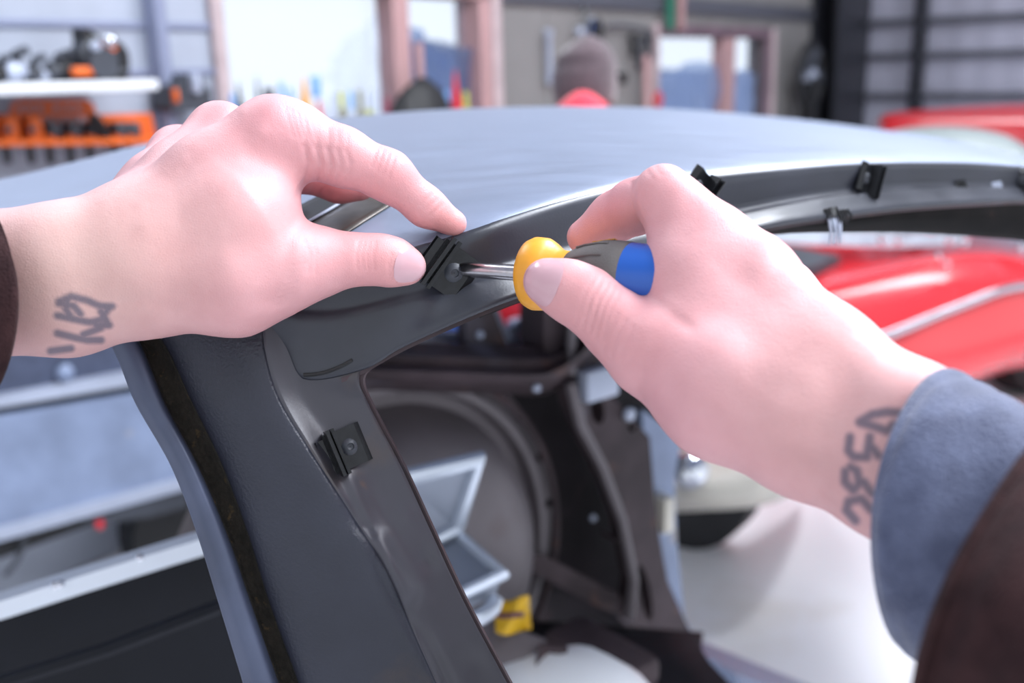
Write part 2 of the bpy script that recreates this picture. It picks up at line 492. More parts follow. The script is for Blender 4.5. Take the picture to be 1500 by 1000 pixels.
def nail(name, body, axis_pt, adir, ndir, half_w, length, parent, edge=.00025):
    """a fingernail plate laid on the fingertip: found by walking in from outside onto the skin"""
    a = unit(adir); n = unit(V3(ndir) - a*(V3(ndir) @ a)); s = np.cross(a, n)
    nu, nv = 13, 15; pts = []
    for j in range(nv):
        v = -1 + 2*j/(nv-1)
        wv = half_w*max(.03, (1 - abs(v)**(2.6 if v < 0 else 3.2)))**.45
        for i in range(nu):
            u = -1 + 2*i/(nu-1)
            phi = u*wv
            pts.append((v*length*.5, phi))
    pts = np.array(pts)
    dirs = np.cos(pts[:, 1])[:, None]*n + np.sin(pts[:, 1])[:, None]*s
    org = axis_pt + pts[:, :1]*a
    t = np.full(len(pts), .03)
    for _ in range(40):
        t = t - body.field_at(org + dirs*t[:, None])*.9
    out = org + dirs*(t + edge)[:, None]
    G = out.reshape(nv, nu, 3)
    low = (org + dirs*(t - .0012)[:, None]).reshape(nv, nu, 3)
    idx = np.arange(nu*nv).reshape(nv, nu); f = []
    for j in range(nv-1):
        for i in range(nu-1): f.append((idx[j, i], idx[j, i+1], idx[j+1, i+1], idx[j+1, i]))
    rim = list(idx[0, :]) + list(idx[1:, -1]) + list(idx[-1, -2::-1]) + list(idx[-2:0:-1, 0])
    k = nu*nv
    vv = np.concatenate([out, low.reshape(-1, 3)[rim]])
    for q in range(len(rim)):
        r2 = (q+1) % len(rim); f.append((rim[q], rim[r2], k + r2, k + q))
    return mk(name, vv, f, MT['nail'], parent, True, 50)

# ------------------------------------------------------------------ the workshop: floor, walls, windows, ceiling
TH = math.radians(54)
WD = V3([math.cos(TH), math.sin(TH), 0])            # along the back wall, to the right and away
WN = V3([math.sin(TH), -math.cos(TH), 0])           # out of the wall, into the room
W0 = V3([-0.76, 4.0, 0])
UZ = V3([0, 0, 1.0])

def wp(x, y, off=0.0):
    """wall point (t along the wall, z) seen at pixel x, y on the plane off metres in front of the back wall"""
    q = P(x, y, 1.0) - CAM
    o = W0 + WN*off
    k = ((o - CAM) @ WN) / (q @ WN)
    p = CAM + k*q
    return (p - o) @ WD, p[2]

def wat(t, z, off=0.0): return W0 + WD*t + WN*off + UZ*z

def wscale(x, y, off): # metres per pixel there (vertical)
    t, z = wp(x, y, off); return (wat(t, z, off) - CAM) @ _f / F

def wbox(mb, t0, t1, z0, z1, o0, o1, bev=0.0):
    return mb.box(wat((t0+t1)/2, (z0+z1)/2, (o0+o1)/2), WD*(t1-t0)/2, WN*(o1-o0)/2, UZ*(z1-z0)/2, bev)

def struct(o, label=None):
    o['kind'] = 'structure'
    if label: o['label'] = label
    return o

MT['floor'] = pbr('dusty_concrete', '#e2e2e6', .5, 0, var=.05, var_scale=1.6, bump=.1, bump_scale=60, spots=[('#cbc6c0', 1.4, .62), ('#a39e9a', 7, .77)])
MT['wallwhite'] = pbr('white_wall_panel', '#a2a8b6', .5, .05, var=.06)
MT['wallolive'] = pbr('beige_wall_board', '#7d7a79', .7, 0, var=.12, var_scale=2.5)
MT['wallmetal'] = pbr('grey_metal_siding', '#b2b2c2', .38, .3, var=.2, var_scale=1.5)
MT['girt'] = pbr('dark_grey_girt', '#55565f', .5, .3)
MT['post'] = pbr('blue_grey_post', '#8288a0', .5, .2)
MT['column'] = pbr('dark_steel_column', '#2a2b33', .5, .3, var=.2)
MT['ceiling'] = pbr('white_ceiling', '#c8ccd4', .7, 0, var=.05)

fl = MB().box((0, 8, -.05), (14, 0, 0), (0, 14, 0), (0, 0, .05)).build('floor', MT['floor'], smooth=False); struct(fl)
ce = MB().box((0, 7, 4.35), (14, 0, 0), (0, 9, 0), (0, 0, .05)).build('ceiling', MT['ceiling'], smooth=False); struct(ce)

t_w1l, t_w1m0, t_w1m1, t_w1r = wp(326, 80)[0], wp(574, 80)[0], wp(597, 80)[0], wp(698, 80)[0]
t_w2l, t_w2m0, t_w2m1, t_w2r = wp(960, 100)[0], wp(1058, 100)[0], wp(1073, 100)[0], wp(1117, 100)[0]
t_cor = wp(1232, 100)[0]
z1b, z1t = 1.16, max(wp(645, 3)[1], 1.86)
z2t = wp(1010, 54)[1]; z2b = 1.0
wl = thing('wall_back', wat((t_w1r + t_w2l)/2, 0), None, None); struct(wl)
def wall_piece(name, mat, t0, t1, z0, z1, o0=-.12, o1=0.0, bev=.004):
    return wbox(MB(), t0, t1, z0, z1, o0, o1, bev).build(name, mat, wl, smooth=False)
t_lo = -3.6
# white insulated panels left of the first window, in rows
zr = [0, .62, wp(150, 108)[1], wp(150, 36)[1], 2.35, 3.2, 4.3]
edges = [t_lo, -2.5, wp(222, 80)[0], t_w1l]
for a, b in zip(edges[:-1], edges[1:]):
    for c, d in zip(zr[:-1], zr[1:]): wall_piece('panel', MT['wallwhite'], a + .004, b - .004, c + .006, d - .006, -.1, 0)
wall_piece('backing', MT['wallwhite'], t_lo, t_w1l, 0, 4.3, -.14, -.1)
for z in zr[1:-1]: wall_piece('batten', MT['post'], t_lo, t_w1l, z - .012, z + .012, 0, .014)
wall_piece('post', MT['post'], wp(213, 60)[0], wp(229, 60)[0], 0, 4.3, 0, .07)
# boards between and around the windows
wall_piece('board', MT['wallwhite'], t_w1l, t_w1r, 0, z1b)
wall_piece('board', MT['wallolive'], t_w1l, t_w1r, z1t, 4.3)
bt = np.linspace(t_w1r, t_w2l, 4)
for a, b in zip(bt[:-1], bt[1:]): wall_piece('board', MT['wallolive'], a + .003, b - .003, 0, 4.3)
wall_piece('board', MT['wallolive'], t_w2l, t_w2r, 0, z2b)
wall_piece('board', MT['wallolive'], t_w2l, t_w2r, z2t, 4.3)
wall_piece('board', MT['wallolive'], t_w2r, t_cor, 0, 4.3)
hd = wp(1010, 20)[1]
wall_piece('rail', MT['girt'], t_w1r, t_cor, hd, hd + .09, 0, .03)

def plastic_mat(name, tint, colr, mixf):
    m = bpy.data.materials.new(name); m.use_nodes = True; N, L = nodes_of(m); out = N['Material Output']
    N.remove(N['Principled BSDF'])
    tr = N.new('ShaderNodeBsdfTransparent'); tr.inputs[0].default_value = (*tint, 1)
    df = N.new('ShaderNodeBsdfTranslucent'); df.inputs[0].default_value = (*colr, 1)
    gl = N.new('ShaderNodeBsdfGlossy'); gl.inputs['Roughness'].default_value = .25; gl.inputs[0].default_value = (.8, .85, 1, 1)
    m1 = N.new('ShaderNodeMixShader'); m1.inputs[0].default_value = mixf; L.new(tr.outputs[0], m1.inputs[1]); L.new(df.outputs[0], m1.inputs[2])
    m2 = N.new('ShaderNodeMixShader'); m2.inputs[0].default_value = .06; L.new(m1.outputs[0], m2.inputs[1]); L.new(gl.outputs[0], m2.inputs[2])
    L.new(m2.outputs[0], out.inputs['Surface']); return m
MT['film'] = plastic_mat('clear_plastic_film', (.95, .97, 1), (.85, .92, 1), .10)
MT['filmblue'] = plastic_mat('bluish_plastic_film', (.5, .58, .74), (.35, .45, .7), .45)

def film(name, t0, t1, z0, z1, off, mat, parent, slope=0.0, seed=0):
    r = np.random.default_rng(seed); nu, nv = 34, 22; G = np.zeros((nv, nu, 3)); ph = r.uniform(0, 6, 8)
    for j in range(nv):
        for i in range(nu):
            u, v = i/(nu-1), j/(nv-1)
            top = z1 + slope*(u - .5) + .025*math.sin(7*u + ph[0])
            z = z0 + (top - z0)*v
            wv = .018*math.sin(9*u + 4*v + ph[1]) + .012*math.sin(17*u - 7*v + ph[2]) + .009*math.sin(31*u + 9*v + ph[3])
            G[j, i] = wat(t0 + (t1-t0)*u, z, off + wv)
    return grid_mesh(name, G, mat, parent)

MT['darkwood'] = pbr('dark_window_wood', '#6b5660', .6, 0, var=.25, var_scale=6)
def window(name, tl, m0, m1, tr, zb, zt, seed, wd, wm):
    root = thing(name, wat((tl+tr)/2, zb), None, None); struct(root)
    def bar(nm, a, b, c, d, mat, o0=-.1, o1=.03):
        return wbox(MB(), a, b, c, d, o0, o1, .004).build(nm, mat, root, smooth=False)
    bar('stile', tl - .05, tl, zb - .06, zt + .07, MT['palewood'])
    bar('mullion', m0, m1, zb, zt, MT[wm], -.08, .02)
    bar('stile', tr, tr + .075, zb - .06, zt + .07, MT[wd])
    bar('casing', tr + .075, tr + .14, zb - .06, zt + .07, MT['palewood'], 0, .045)
    bar('head', tl, tr, zt, zt + .07, MT[wd]); bar('sill', tl - .04, tr + .04, zb - .05, zb, MT['palewood'], -.1, .16)
    wbox(MB(), tl, m0, zb, zt, -.075, -.07).build('pane', MT['film'], root, smooth=False)
    wbox(MB(), m1, tr, zb, zt, -.075, -.07).build('pane', MT['film'], root, smooth=False)
    return root
w1 = window('window_1', t_w1l, t_w1m0, t_w1m1, t_w1r, z1b, z1t, 1, 'wood', 'wood')
zz = wp(640, 60)[1]
film('plastic_sheet', t_w1m1, t_w1r, z1b, zz, -.045, MT['filmblue'], w1, -.10, 3)
film('plastic_sheet', t_w1l + (t_w1m0 - t_w1l)*.55, t_w1m0, z1b, wp(560, 60)[1], -.045, MT['film'], w1, .3, 5)
w2 = window('window_2', t_w2l, t_w2m0, t_w2m1, t_w2r, z2b, z2t, 2, 'darkwood', 'wood')
MT['filmpale'] = plastic_mat('pale_blue_plastic_film', (.7, .78, .9), (.6, .72, 1), .6)
film('plastic_sheet', t_w2l, t_w2m0, z2b, wp(1000, 98)[1], -.045, MT['filmpale'], w2, .05, 6)
film('plastic_sheet', t_w2m1, t_w2r, z2b, wp(1095, 105)[1], -.045, MT['filmpale'], w2, 0, 7)

# wooded hill outside the windows
MT['hill'] = pbr('blue_grey_wooded_hill', '#5b6a8e', .95, 0, var=.3, var_scale=.6)
tops = [(585, 150), (594, 66), (640, 60), (690, 72), (760, 84), (860, 92), (960, 100), (1060, 104), (1130, 108), (1300, 112)]
G = np.array([[P(x + (0 if v else 0), y, 30 + .02*(x-590)) - UZ*v*2.6 + _f*(-4*v) for x, y in tops] for v in np.linspace(0, 1, 5)])
hl = grid_mesh('hill', crom(np.transpose(crom(G, 2), (1, 0, 2)), 5), MT['hill']); struct(hl)

# right wall: metal siding in rows and bays
TR = TH - math.radians(97)
RD = V3([math.cos(TR), math.sin(TR), 0]); RN = V3([math.sin(TR), -math.cos(TR), 0])
if RN @ (CAM - wat(t_cor, 0)) < 0: RN = -RN
R0 = wat(t_cor, 0)
def rat(t, z, off=0.0): return R0 + RD*t + RN*off + UZ*z
def rp(x, y):
    q = P(x, y, 1.0) - CAM; k = ((R0 - CAM) @ RN) / (q @ RN); p = CAM + k*q
    return (p - R0) @ RD, p[2]
wr = thing('wall_right', rat(1, 0), None, None); struct(wr)
def rbox(mb, t0, t1, z0, z1, o0, o1, bev=0.0):
    return mb.box(rat((t0+t1)/2, (z0+z1)/2, (o0+o1)/2), RD*(t1-t0)/2, RN*(o1-o0)/2, UZ*(z1-z0)/2, bev)
tb = [0, rp(1350, 90)[0], rp(1500, 90)[0] + .8, rp(1500, 90)[0] + 3]
zc = [0, .8, rp(1300, 140)[1], rp(1300, 82)[1], rp(1300, 33)[1], 3.1, 4.3]
for a, b in zip(tb[:-1], tb[1:]):
    for c, d in zip(zc[:-1], zc[1:]):
        n = max(2, int((b-a)/.22)); bm = MB()
        sec = []
        for i in range(n*4 + 1):                       # ribbed profile
            u = a + (b-a)*i/(n*4); k = i % 4
            sec.append((u, .003 if k in (1, 2) else 0))
        top = [rat(u, d - .008, o) for u, o in sec]; bot = [rat(u, c + .008, o) for u, o in sec]
        bk = [rat(u, d - .008, -.02) for u, o in sec]; bb = [rat(u, c + .008, -.02) for u, o in sec]
        bm.loft([bb, bot, top, bk], closed=False).build('panel', MT['wallmetal'], wr, smooth=False)
for z in zc[1:-1]: rbox(MB(), 0, tb[-1], z - .025, z + .025, .022, .07, .004).build('girt', MT['girt'], wr, smooth=False)
for t in tb[1:3]: rbox(MB(), t - .04, t + .04, 0, 4.3, .022, .12, .004).build('post', MT['column'], wr, smooth=False)
cl = MB(); c0, c1 = wp(1212, 100, .15)[0], wp(1262, 100, .15)[0]
wbox(cl, c0, c1, 0, 4.3, .0, .03); wbox(cl, c0, c1, 0, 4.3, .2, .23); wbox(cl, (c0+c1)/2 - .03, (c0+c1)/2 + .03, 0, 4.3, .03, .2)
struct(cl.build('trim_1', MT['column'], smooth=False), 'dark steel corner column')

# ------------------------------------------------------------------ the stripped car body in the foreground
U = unit(V3([.782, .623, 0])); XV = unit(V3([-.623, .782, 0]))      # along the car, across the car (away)
car = thing('car_body', (P(600, 700, .9)[0], P(600, 700, .9)[1], 0),
            'stripped car body in dark grey primer with bare pillar and roof', 'car')

# roof: crease line and crest line, crown between them, far side falling again
crease_px = [(300, 430, .489), (405, 420, .491), (462, 404, .4925), (520, 386, .494), (600, 356, .496), (640, 345, .498), (690, 329, .502), (740, 312, .512), (825, 287, .538), (921, 266, .578),
             (1007, 255, .612), (1117, 245, .655), (1233, 237, .705), (1333, 235, .76), (1433, 237, .82), (1520, 245, .885), (1645, 262, .985), (1800, 295, 1.15), (1973, 372, 1.4)]
fold_px = [(300, 442, .489), (400, 452, .4895), (450, 460, .4903), (500, 458, .4912), (590, 436, .494), (640, 424, .496), (690, 408, .4995), (750, 388, .51), (835, 364, .536), (930, 342, .577),
           (1010, 325, .612), (1117, 301, .656), (1233, 281, .706), (1333, 274, .76), (1433, 272, .82), (1520, 276, .885), (1645, 292, .985), (1800, 325, 1.15)]
crest_px = [(-330, 318, .80), (-150, 290, .86), (-60, 273, .888), (10, 261, .91), (105, 238, .95), (153, 226, .98), (215, 210, 1.0), (290, 197, 1.03), (430, 179, 1.09), (600, 163, 1.17),
            (730, 157, 1.24), (860, 155.5, 1.33), (985, 159, 1.43), (1090, 167, 1.54), (1190, 177, 1.66), (1260, 186, 1.75), (1360, 200, 1.9), (1450, 219, 2.05), (1530, 243, 2.25)]
A = np.array([P(*p) for p in crease_px]); B = np.array([P(*p) for p in crest_px])
rows = []
fo0 = np.array([P(*p) for p in fold_px] + [P(1890, 350, 1.3), P(1973, 410, 1.4)])[:len(crease_px)]
for s in (-.2, -.1, 0, .012, .03, .07, .14, .25, .4, .6, .8, 1.0, 1.08, 1.2, 1.35, 1.5, 1.75, 2.0):
    if s < 0:                                            # the sheet rolls over the crease into the upright band
        k = -s; rows.append(A*(1-k) + fo0*k - XV*(.0043 if s < -.15 else .0035)); continue
    q = A + (B - A)*min(s, 2)
    drop = (1 - s)**2.3 if s < 1 else 0
    q[:, 2] = B[:, 2] - (B[:, 2] - A[:, 2])*drop - (.11*(s - 1) + .5*(s - 1)**2 if 1 < s <= 1.35 else .1 + (s - 1.35)*.25 if s > 1 else 0)
    q[:, 2] += np.where(s > 0, .002*np.exp(-(s-.06)**2/.004), 0)
    rows.append(q)
G = crom(np.array(rows), 4); G = np.transpose(crom(np.transpose(G, (1, 0, 2)), 6), (1, 0, 2))
roof = grid_mesh('roof', G, MT['roof'], car, .0012, 70, toward=(0, 0, 1))
RB = bvh_of(roof)

# roof rail: dark upright band, then the lighter flange and its lower edge
low_px = [(300, 456, .4895), (405, 494, .4925), (445, 549, .4925), (532, 536, .4918), (585, 506, .4915), (640, 480, .4905), (700, 454, .4925), (760, 431, .5), (840, 406, .524), (930, 380, .565),
          (1010, 357, .595), (1127, 329, .637), (1233, 313, .685), (1333, 301, .737), (1433, 294, .795), (1520, 292, .862), (1645, 306, .97), (1800, 338, 1.13)]
cr = np.array([P(*p) for p in crease_px[:18]]); fo = np.array([P(*p) for p in fold_px]); lo_ = np.array([P(*p) for p in low_px])
c2 = cr.copy(); nrm_out = -XV*.0035
rr = [cr + XV*.006 - UZ*.003, cr + XV*.002 - UZ*.0022, cr*.93 + fo*.07 + nrm_out, cr*.75 + fo*.25 + nrm_out*1.3, cr*.4 + fo*.6 + nrm_out*.6, cr*.12 + fo*.88, fo*.97 + lo_*.03 - XV*.001,
      fo*.8 + lo_*.2 - XV*.002, fo*.4 + lo_*.6 - XV*.001, lo_*.96 + fo*.04, lo_ - UZ*.0022 + XV*.001]
G = crom(np.array(rr), 4); G = np.transpose(crom(np.transpose(G, (1, 0, 2)), 8), (1, 0, 2))
# dents and spot-weld dimples pressed into the sheet
gx, gy, gd = proj(G.reshape(-1, 3)); gx = gx.reshape(G.shape[:2]); gy = gy.reshape(G.shape[:2])
vd = (G - CAM) / np.linalg.norm(G - CAM, axis=2, keepdims=True)
for x, y, r, a in ((612, 452, 26, .0022), (640, 447, 13, -.0012), (512, 498, 9, .0008), (1175, 298, 9, .0008), (1290, 285, 10, .0007), (1115, 317, 10, .0008), (1345, 284, 9, .0007),
                   (560, 470, 40, .0012), (470, 505, 36, .0014)):
    G = G + vd*(a*np.exp(-((gx-x)**2 + (gy-y)**2)/r**2))[..., None]
rail = grid_mesh('roof_rail', G, MT['rail'], car, .0012, 60)
LB = bvh_of(rail)

# second sheet of the welded flange, just below the edge of the first
def edge_strip(name, line, off, wdt, mat, r=.0012):
    pts = crom(np.array([P(*p) for p in line]), 6)
    sec = []
    for p in pts:
        a = unit(p - CAM)
        sec.append([p + off, p + off - UZ*wdt, p + off - UZ*wdt + a*.004, p + off + a*.004])
    return MB().loft(sec).build(name, mat, car)
edge_strip('weld_flange', [(500, 552, .4935)] + [(x, y + 3, d + .003) for x, y, d in low_px[3:]], V3([.0, .0, -.0004]), .0024, MT['rusty'])
MT['headerblack'] = pbr('black_inner_header', '#100d0d', .8, 0, var=.5, var_scale=30, spots=[('#33221b', 30, .62)], spec=.1)  # near-black base with random brown rust spots
# headliner side of the rail: the dark inner header
inn = []
for k, (x, y, d) in enumerate(low_px[6:]):
    e = max(0, (x - 1080)/420)
    inn.append((x, y, d))
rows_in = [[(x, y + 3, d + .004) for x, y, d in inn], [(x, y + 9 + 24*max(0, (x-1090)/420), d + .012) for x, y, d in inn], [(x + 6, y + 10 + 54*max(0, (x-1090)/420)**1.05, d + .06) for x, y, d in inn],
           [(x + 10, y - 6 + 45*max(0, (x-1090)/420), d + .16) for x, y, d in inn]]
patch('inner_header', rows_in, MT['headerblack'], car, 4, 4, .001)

# pillar below the rail
pil = [
 [(95, 430, .505), (116, 428, .4985), (140, 426, .5), (152, 427, .514), (178, 430, .513), (196, 432, .503), (290, 440, .492), (372, 452, .489), (412, 458, .494), (480, 470, .4975), (548, 500, .4985)],
 [(160, 502, .505), (178, 499, .4985), (197, 496, .5), (207, 497, .514), (232, 500, .513), (250, 503, .503), (318, 505, .491), (376, 510, .4865), (428, 526, .4935), (476, 542, .4945), (526, 553, .4950)],
 [(198, 590, .504), (217, 591, .4975), (238, 591, .499), (247, 591, .513), (274, 590, .512), (291, 590, .502), (345, 588, .490), (396, 580, .4855), (452, 590, .4945), (494, 592, .4975), (540, 592, .5005)],
 [(250, 682, .503), (268, 682, .4965), (285, 681, .498), (295, 682, .512), (318, 679, .511), (333, 677, .501), (388, 668, .489), (440, 655, .4835), (496, 668, .4935), (535, 676, .498), (587, 682, .5025)],
 [(287, 778, .502), (307, 779, .4955), (326, 780, .497), (338, 781, .511), (358, 778, .51), (370, 776, .5), (436, 766, .488), (500, 748, .4825), (552, 764, .4925), (592, 774, .497), (633, 782, .5015)],
 [(317, 874, .501), (338, 876, .4945), (360, 880, .496), (373, 882, .51), (391, 881, .509), (403, 879, .499), (476, 862, .487), (550, 832, .482), (604, 852, .4915), (642, 868, .4965), (680, 882, .5005)],
 [(354, 995, .5), (378, 1000, .4935), (403, 1006, .495), (417, 1008, .509), (436, 1004, .508), (448, 1000, .498), (540, 990, .487), (612, 962, .484), (652, 985, .489), (698, 996, .4945), (744, 1002, .499)],
 [(390, 1120, .499), (416, 1122, .4925), (442, 1124, .494), (456, 1125, .508), (476, 1122, .507), (490, 1118, .497), (590, 1110, .486), (668, 1090, .483), (710, 1105, .488), (758, 1112, .493), (806, 1118, .497)],
]
G = np.array([[P(*p) for p in r] for r in pil])
G = crom(G, 14)
G = np.transpose(crom(np.transpose(G, (1, 0, 2)), 9), (1, 0, 2))
gx, gy, gd = proj(G.reshape(-1, 3)); gx = gx.reshape(G.shape[:2]); gy = gy.reshape(G.shape[:2])
vd = (G - CAM) / np.linalg.norm(G - CAM, axis=2, keepdims=True)
for x, y, r, a in ((600, 757, 15, -.0011), (606, 750, 8, .0006), (627, 822, 13, .0016), (640, 812, 10, -.0010), (695, 972, 20, .0009), (560, 640, 9, .0006), (556, 700, 16, .0007),
                   (480, 575, 60, -.0008), (520, 760, 24, .0022), (600, 905, 30, .001)):
    G = G + vd*(a*np.exp(-((gx-x)**2 + (gy-y)**2)/r**2))[..., None]
nc = 9
def line_dist(line):
    best = np.full(gx.shape, 1e9)
    for (x0, y0), (x1, y1) in zip(line[:-1], line[1:]):
        dx, dy = x1-x0, y1-y0; t = np.clip(((gx-x0)*dx + (gy-y0)*dy)/(dx*dx + dy*dy), 0, 1)
        best = np.minimum(best, np.hypot(gx-x0-t*dx, gy-y0-t*dy))
    return best
for line, r, a in (([(512, 700), (528, 730), (545, 766)], 13, -.0026), ([(558, 788), (575, 820), (598, 860)], 15, -.0034), ([(540, 775), (560, 840), (592, 895), (622, 945), (660, 1015)], 12, .0030), ([(492, 690), (512, 735), (530, 770)], 11, .0016)):
    G = G + vd*(a*np.exp(-(line_dist(line)/r)**2))[..., None]
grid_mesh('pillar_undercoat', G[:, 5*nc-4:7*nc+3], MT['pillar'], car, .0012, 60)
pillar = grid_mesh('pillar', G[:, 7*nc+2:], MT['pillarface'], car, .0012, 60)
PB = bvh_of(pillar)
grid_mesh('pillar_flange', G[:, :2*nc+6], MT['flange'], car, .001, 60)
grid_mesh('sealant_channel', G[:, 2*nc+5:5*nc-3], MT['sealant'], car, .001, 60)
pe = [r[10] for r in pil[1:]]
pts = crom(np.array([P(x + 3, y + 2, d + .002) for x, y, d in [(546, 530, .4955)] + pe]), 6)
sec = [[p - RT*.0018, p + RT*.0010, p + RT*.0014 + _f*.004, p - RT*.0018 + _f*.004] for p in pts]
MB().loft(sec).build('weld_flange', MT['rusty'], car)
# cracked seam of filler where the pillar meets the rail
seam = [hit(LB, x, y)[0] for x, y in ((428, 545), (445, 549), (462, 548), (480, 544), (500, 536), (516, 527))]
seam = [p for p in seam if p is not None]
if len(seam) > 2: MB().tube(crom(np.array(seam), 3) - _f*.0002, .001, 6).build('filler_crack', MT['blackmatte'], car)

# dark leaded joint on the roof behind the left hand, with a raised bright edge
def on_roof(a, b, n, lift):
    out = []
    for i in range(n):
        x, y = a[0] + (b[0]-a[0])*i/(n-1), a[1] + (b[1]-a[1])*i/(n-1)
        p, nn = hit(RB, x, y)
        if p is None: p = P(x, y, .52); nn = UZ
        if nn[2] < 0: nn = -nn
        out.append(p + nn*lift)
    return np.array(out)
MT['lead'] = pbr('black_lead_joint', '#15151a', .5, 0, var=.2, spec=.3)
MT['brownmetal'] = pbr('scratched_brown_metal', '#4a4440', .38, .5, var=.3, var_scale=60, stretch=(1, 1, 6))
eA = [(426, 346), (532, 284)]; eB = [(505, 345), (576, 300)]; eC = [(405, 322), (522, 262)]
grid_mesh('lead_joint', np.transpose(np.array([on_roof(u, v, 10, .0016) for u, v in zip(*[[(C[0] + (A_[0]-C[0])*k, C[1] + (A_[1]-C[1])*k) for k in np.linspace(0, 1, 6)] for C, A_ in zip(eC, eA)])]), (1, 0, 2)), MT['lead'], car, .0012, toward=(0, 0, 1))
grid_mesh('scraped_joint', np.transpose(np.array([on_roof(u, v, 10, .0012) for u, v in zip(*[[(C[0] + (A_[0]-C[0])*k, C[1] + (A_[1]-C[1])*k) for k in np.linspace(0, 1, 6)] for C, A_ in zip(eA, eB)])]), (1, 0, 2)), MT['brownmetal'], car, .001, toward=(0, 0, 1))
MB().tube(on_roof(*eA, 14, .0022), .0009, 8).build('joint_edge', MT['lightgrey'], car)

# trim clips screwed to the rail and the pillar
def trim_clip(o, e1, e2, n, s=1.0, screw=True):
    """o: screw position; e1 along the fins, e2 across, n out of the sheet (metres)"""
    e1 = unit(e1); n = unit(V3(n) - e1*(V3(n) @ e1)); e2v = np.cross(n, e1)
    if e2v @ V3(e2) < 0: e2v = -e2v
    e2 = e2v; L = .0105*s; Wd = .0115*s; th = .0009*s
    b = MB()
    def sheet(poly, wid):                                # poly in (across, up) swept along e1
        sec = []
        for sgn in (-1, 1):
            outl = [o + e2*a*s + n*c*s + e1*sgn*wid for a, c in poly]
            inl = [o + e2*a*s + n*(c + .0009)*s + e1*sgn*wid for a, c in poly]
            sec.append(outl + inl[::-1])
        b.loft(sec)
    sheet([(.0115, .0006), (.0085, .0028), (.004, .0016), (-.004, .0012), (-.0085, .0012)], L*.95)
    # two folded fins
    for off, tall in ((-.0035, .0085), (-.0066, .0102)):
        a0 = o + e2*off*s
        b.loft([[a0 + e1*sg*L*1.12 + n*.001*s, a0 + e1*sg*L*1.12 + n*tall*s - e2*.0012*s, a0 + e1*sg*L*1.12 + n*(tall+.0006)*s + e2*.0004*s, a0 + e1*sg*L*1.12 + n*.001*s + e2*.0013*s] for sg in (-1, 1)])
    sheet([(-.0075, .0012), (-.0115, .0004), (-.0128, .0020)], L*.8)
    c = b.build('trim_clip', MT['black'], car)
    if screw:
        sc = MB().lathe(o + n*.0012*s + e2*.0028*s, n, [(0, .0042*s), (.0008*s, .0046*s), (.002*s, .0036*s), (.0026*s, .0018*s), (.0018*s, .0016*s), (.0012*s, .0002)], 18)
        sc.build('screw', MT['darkgrey'], c)
    return c
def clip_on(bvh, x, y, dx1, dy1, s, d_off=.0005):
    p, n = hit(bvh, x, y)
    if p is None: return
    if n @ (CAM - p) < 0: n = -n
    dd = (p - CAM) @ _f
    e1 = P(x + dx1, y + dy1, dd) - P(x, y, dd); e2 = P(x + dy1*abs(1), y - dx1, dd) - P(x, y, dd)
    return trim_clip(p + n*d_off, e1, e2, n, s)
clip_on(PB, 503, 658, 25, 60, .98)
clip_on(LB, 1266, 262, 8, -30, 1.0)
clip_on(LB, 1020, 275, 18, -26, 1.0)
clip_on(LB, 1493, 268, 20, 4, 1.2)
clip_on(LB, 656, 393, -33, 46, 1.14, .0008)
# torn remains of other clips and brittle sealant tufts on the flange
for x, y, h_ in ((1221, 318, .020), (1216, 309, .010), (1405, 268, .012), (1458, 270, .014), (1232, 312, .009)):
    p, n = hit(LB, x, y)
    if p is None: continue
    b = MB()
    for k in range(5):
        a = p + U*.003*(k-2) + UZ*.002
        b.tube([a, a - UZ*h_*.5 + U*rng.normal(0, .001) - XV*.003, a - UZ*h_ + U*rng.normal(0, .003) - XV*.002], [.0012, .001, .0004], 5)
    b.build('torn_sealant', MT['lightgrey'] if h_ > .012 else MT['black'], car)

# ------------------------------------------------------------------ the mechanic: two hands, cuffs and sleeves
person = thing('person', (0.0, -.05, 0), 'person with tattooed wrists driving a screw into a clip on the car roof rail', 'person')

K = (.009, .007)
left = Body(.00105)
left.group([
 chain((-120, 392, .455, 76), (100, 377, .46, 76), (205, 345, .465, 73)),
 chain((-120, 452, .455, 76), (100, 440, .46, 76), (210, 415, .465, 75)),
 chain((-120, 420, .452, 86), (100, 408, .456, 88), (205, 378, .461, 86), (290, 345, .464, 78)),
 chain((205, 345, .465, 73), (310, 262, .47, 62), (403, 197, .475, 55)),
 chain((200, 345, .472, 70), (268, 264, .495, 55), (323, 198, .515, 47)),
 chain((195, 345, .478, 68), (232, 278, .515, 50), (262, 228, .545, 42)),
 chain((190, 350, .485, 66), (215, 300, .53, 46), (236, 262, .565, 38)),
 chain((215, 412, .465, 76), (345, 405, .465, 82), (420, 388, .470, 62), (468, 383, .477, 45)),
 chain((260, 360, .462, 70), (350, 320, .463, 74), (384, 300, .47, 52)),
 chain((350, 262, .475, 62), (385, 262, .478, 50)),
 ], (.009, .010))
left.group([chain((395, 205, .476, 52), (440, 208, .478, 47), (500, 229, .481, 41), (568, 257, .486, 35), (624, 303, .494, 27), (664, 327, .499, 20))], (.010, .006))
left.group([chain((400, 380, .472, 56), (468, 383, .475, 45), (515, 380, .477, 36), (556, 380, .480, 34), (580, 385, .482, 31), (600, 391, .484, 24))], (.005, .006))
left.group([chain((323, 198, .515, 44), (430, 246, .549, 33), (498, 268, .556, 27), (528, 274, .557, 20))], (.006, .006))
left.group([chain((262, 228, .545, 40), (340, 262, .585, 30), (395, 280, .587, 25), (420, 284, .586, 20))], (.006, .006))
left.group([chain((236, 262, .565, 36), (290, 285, .592, 26), (335, 297, .594, 21), (355, 300, .592, 17))], (.006, .006))
lrel = []
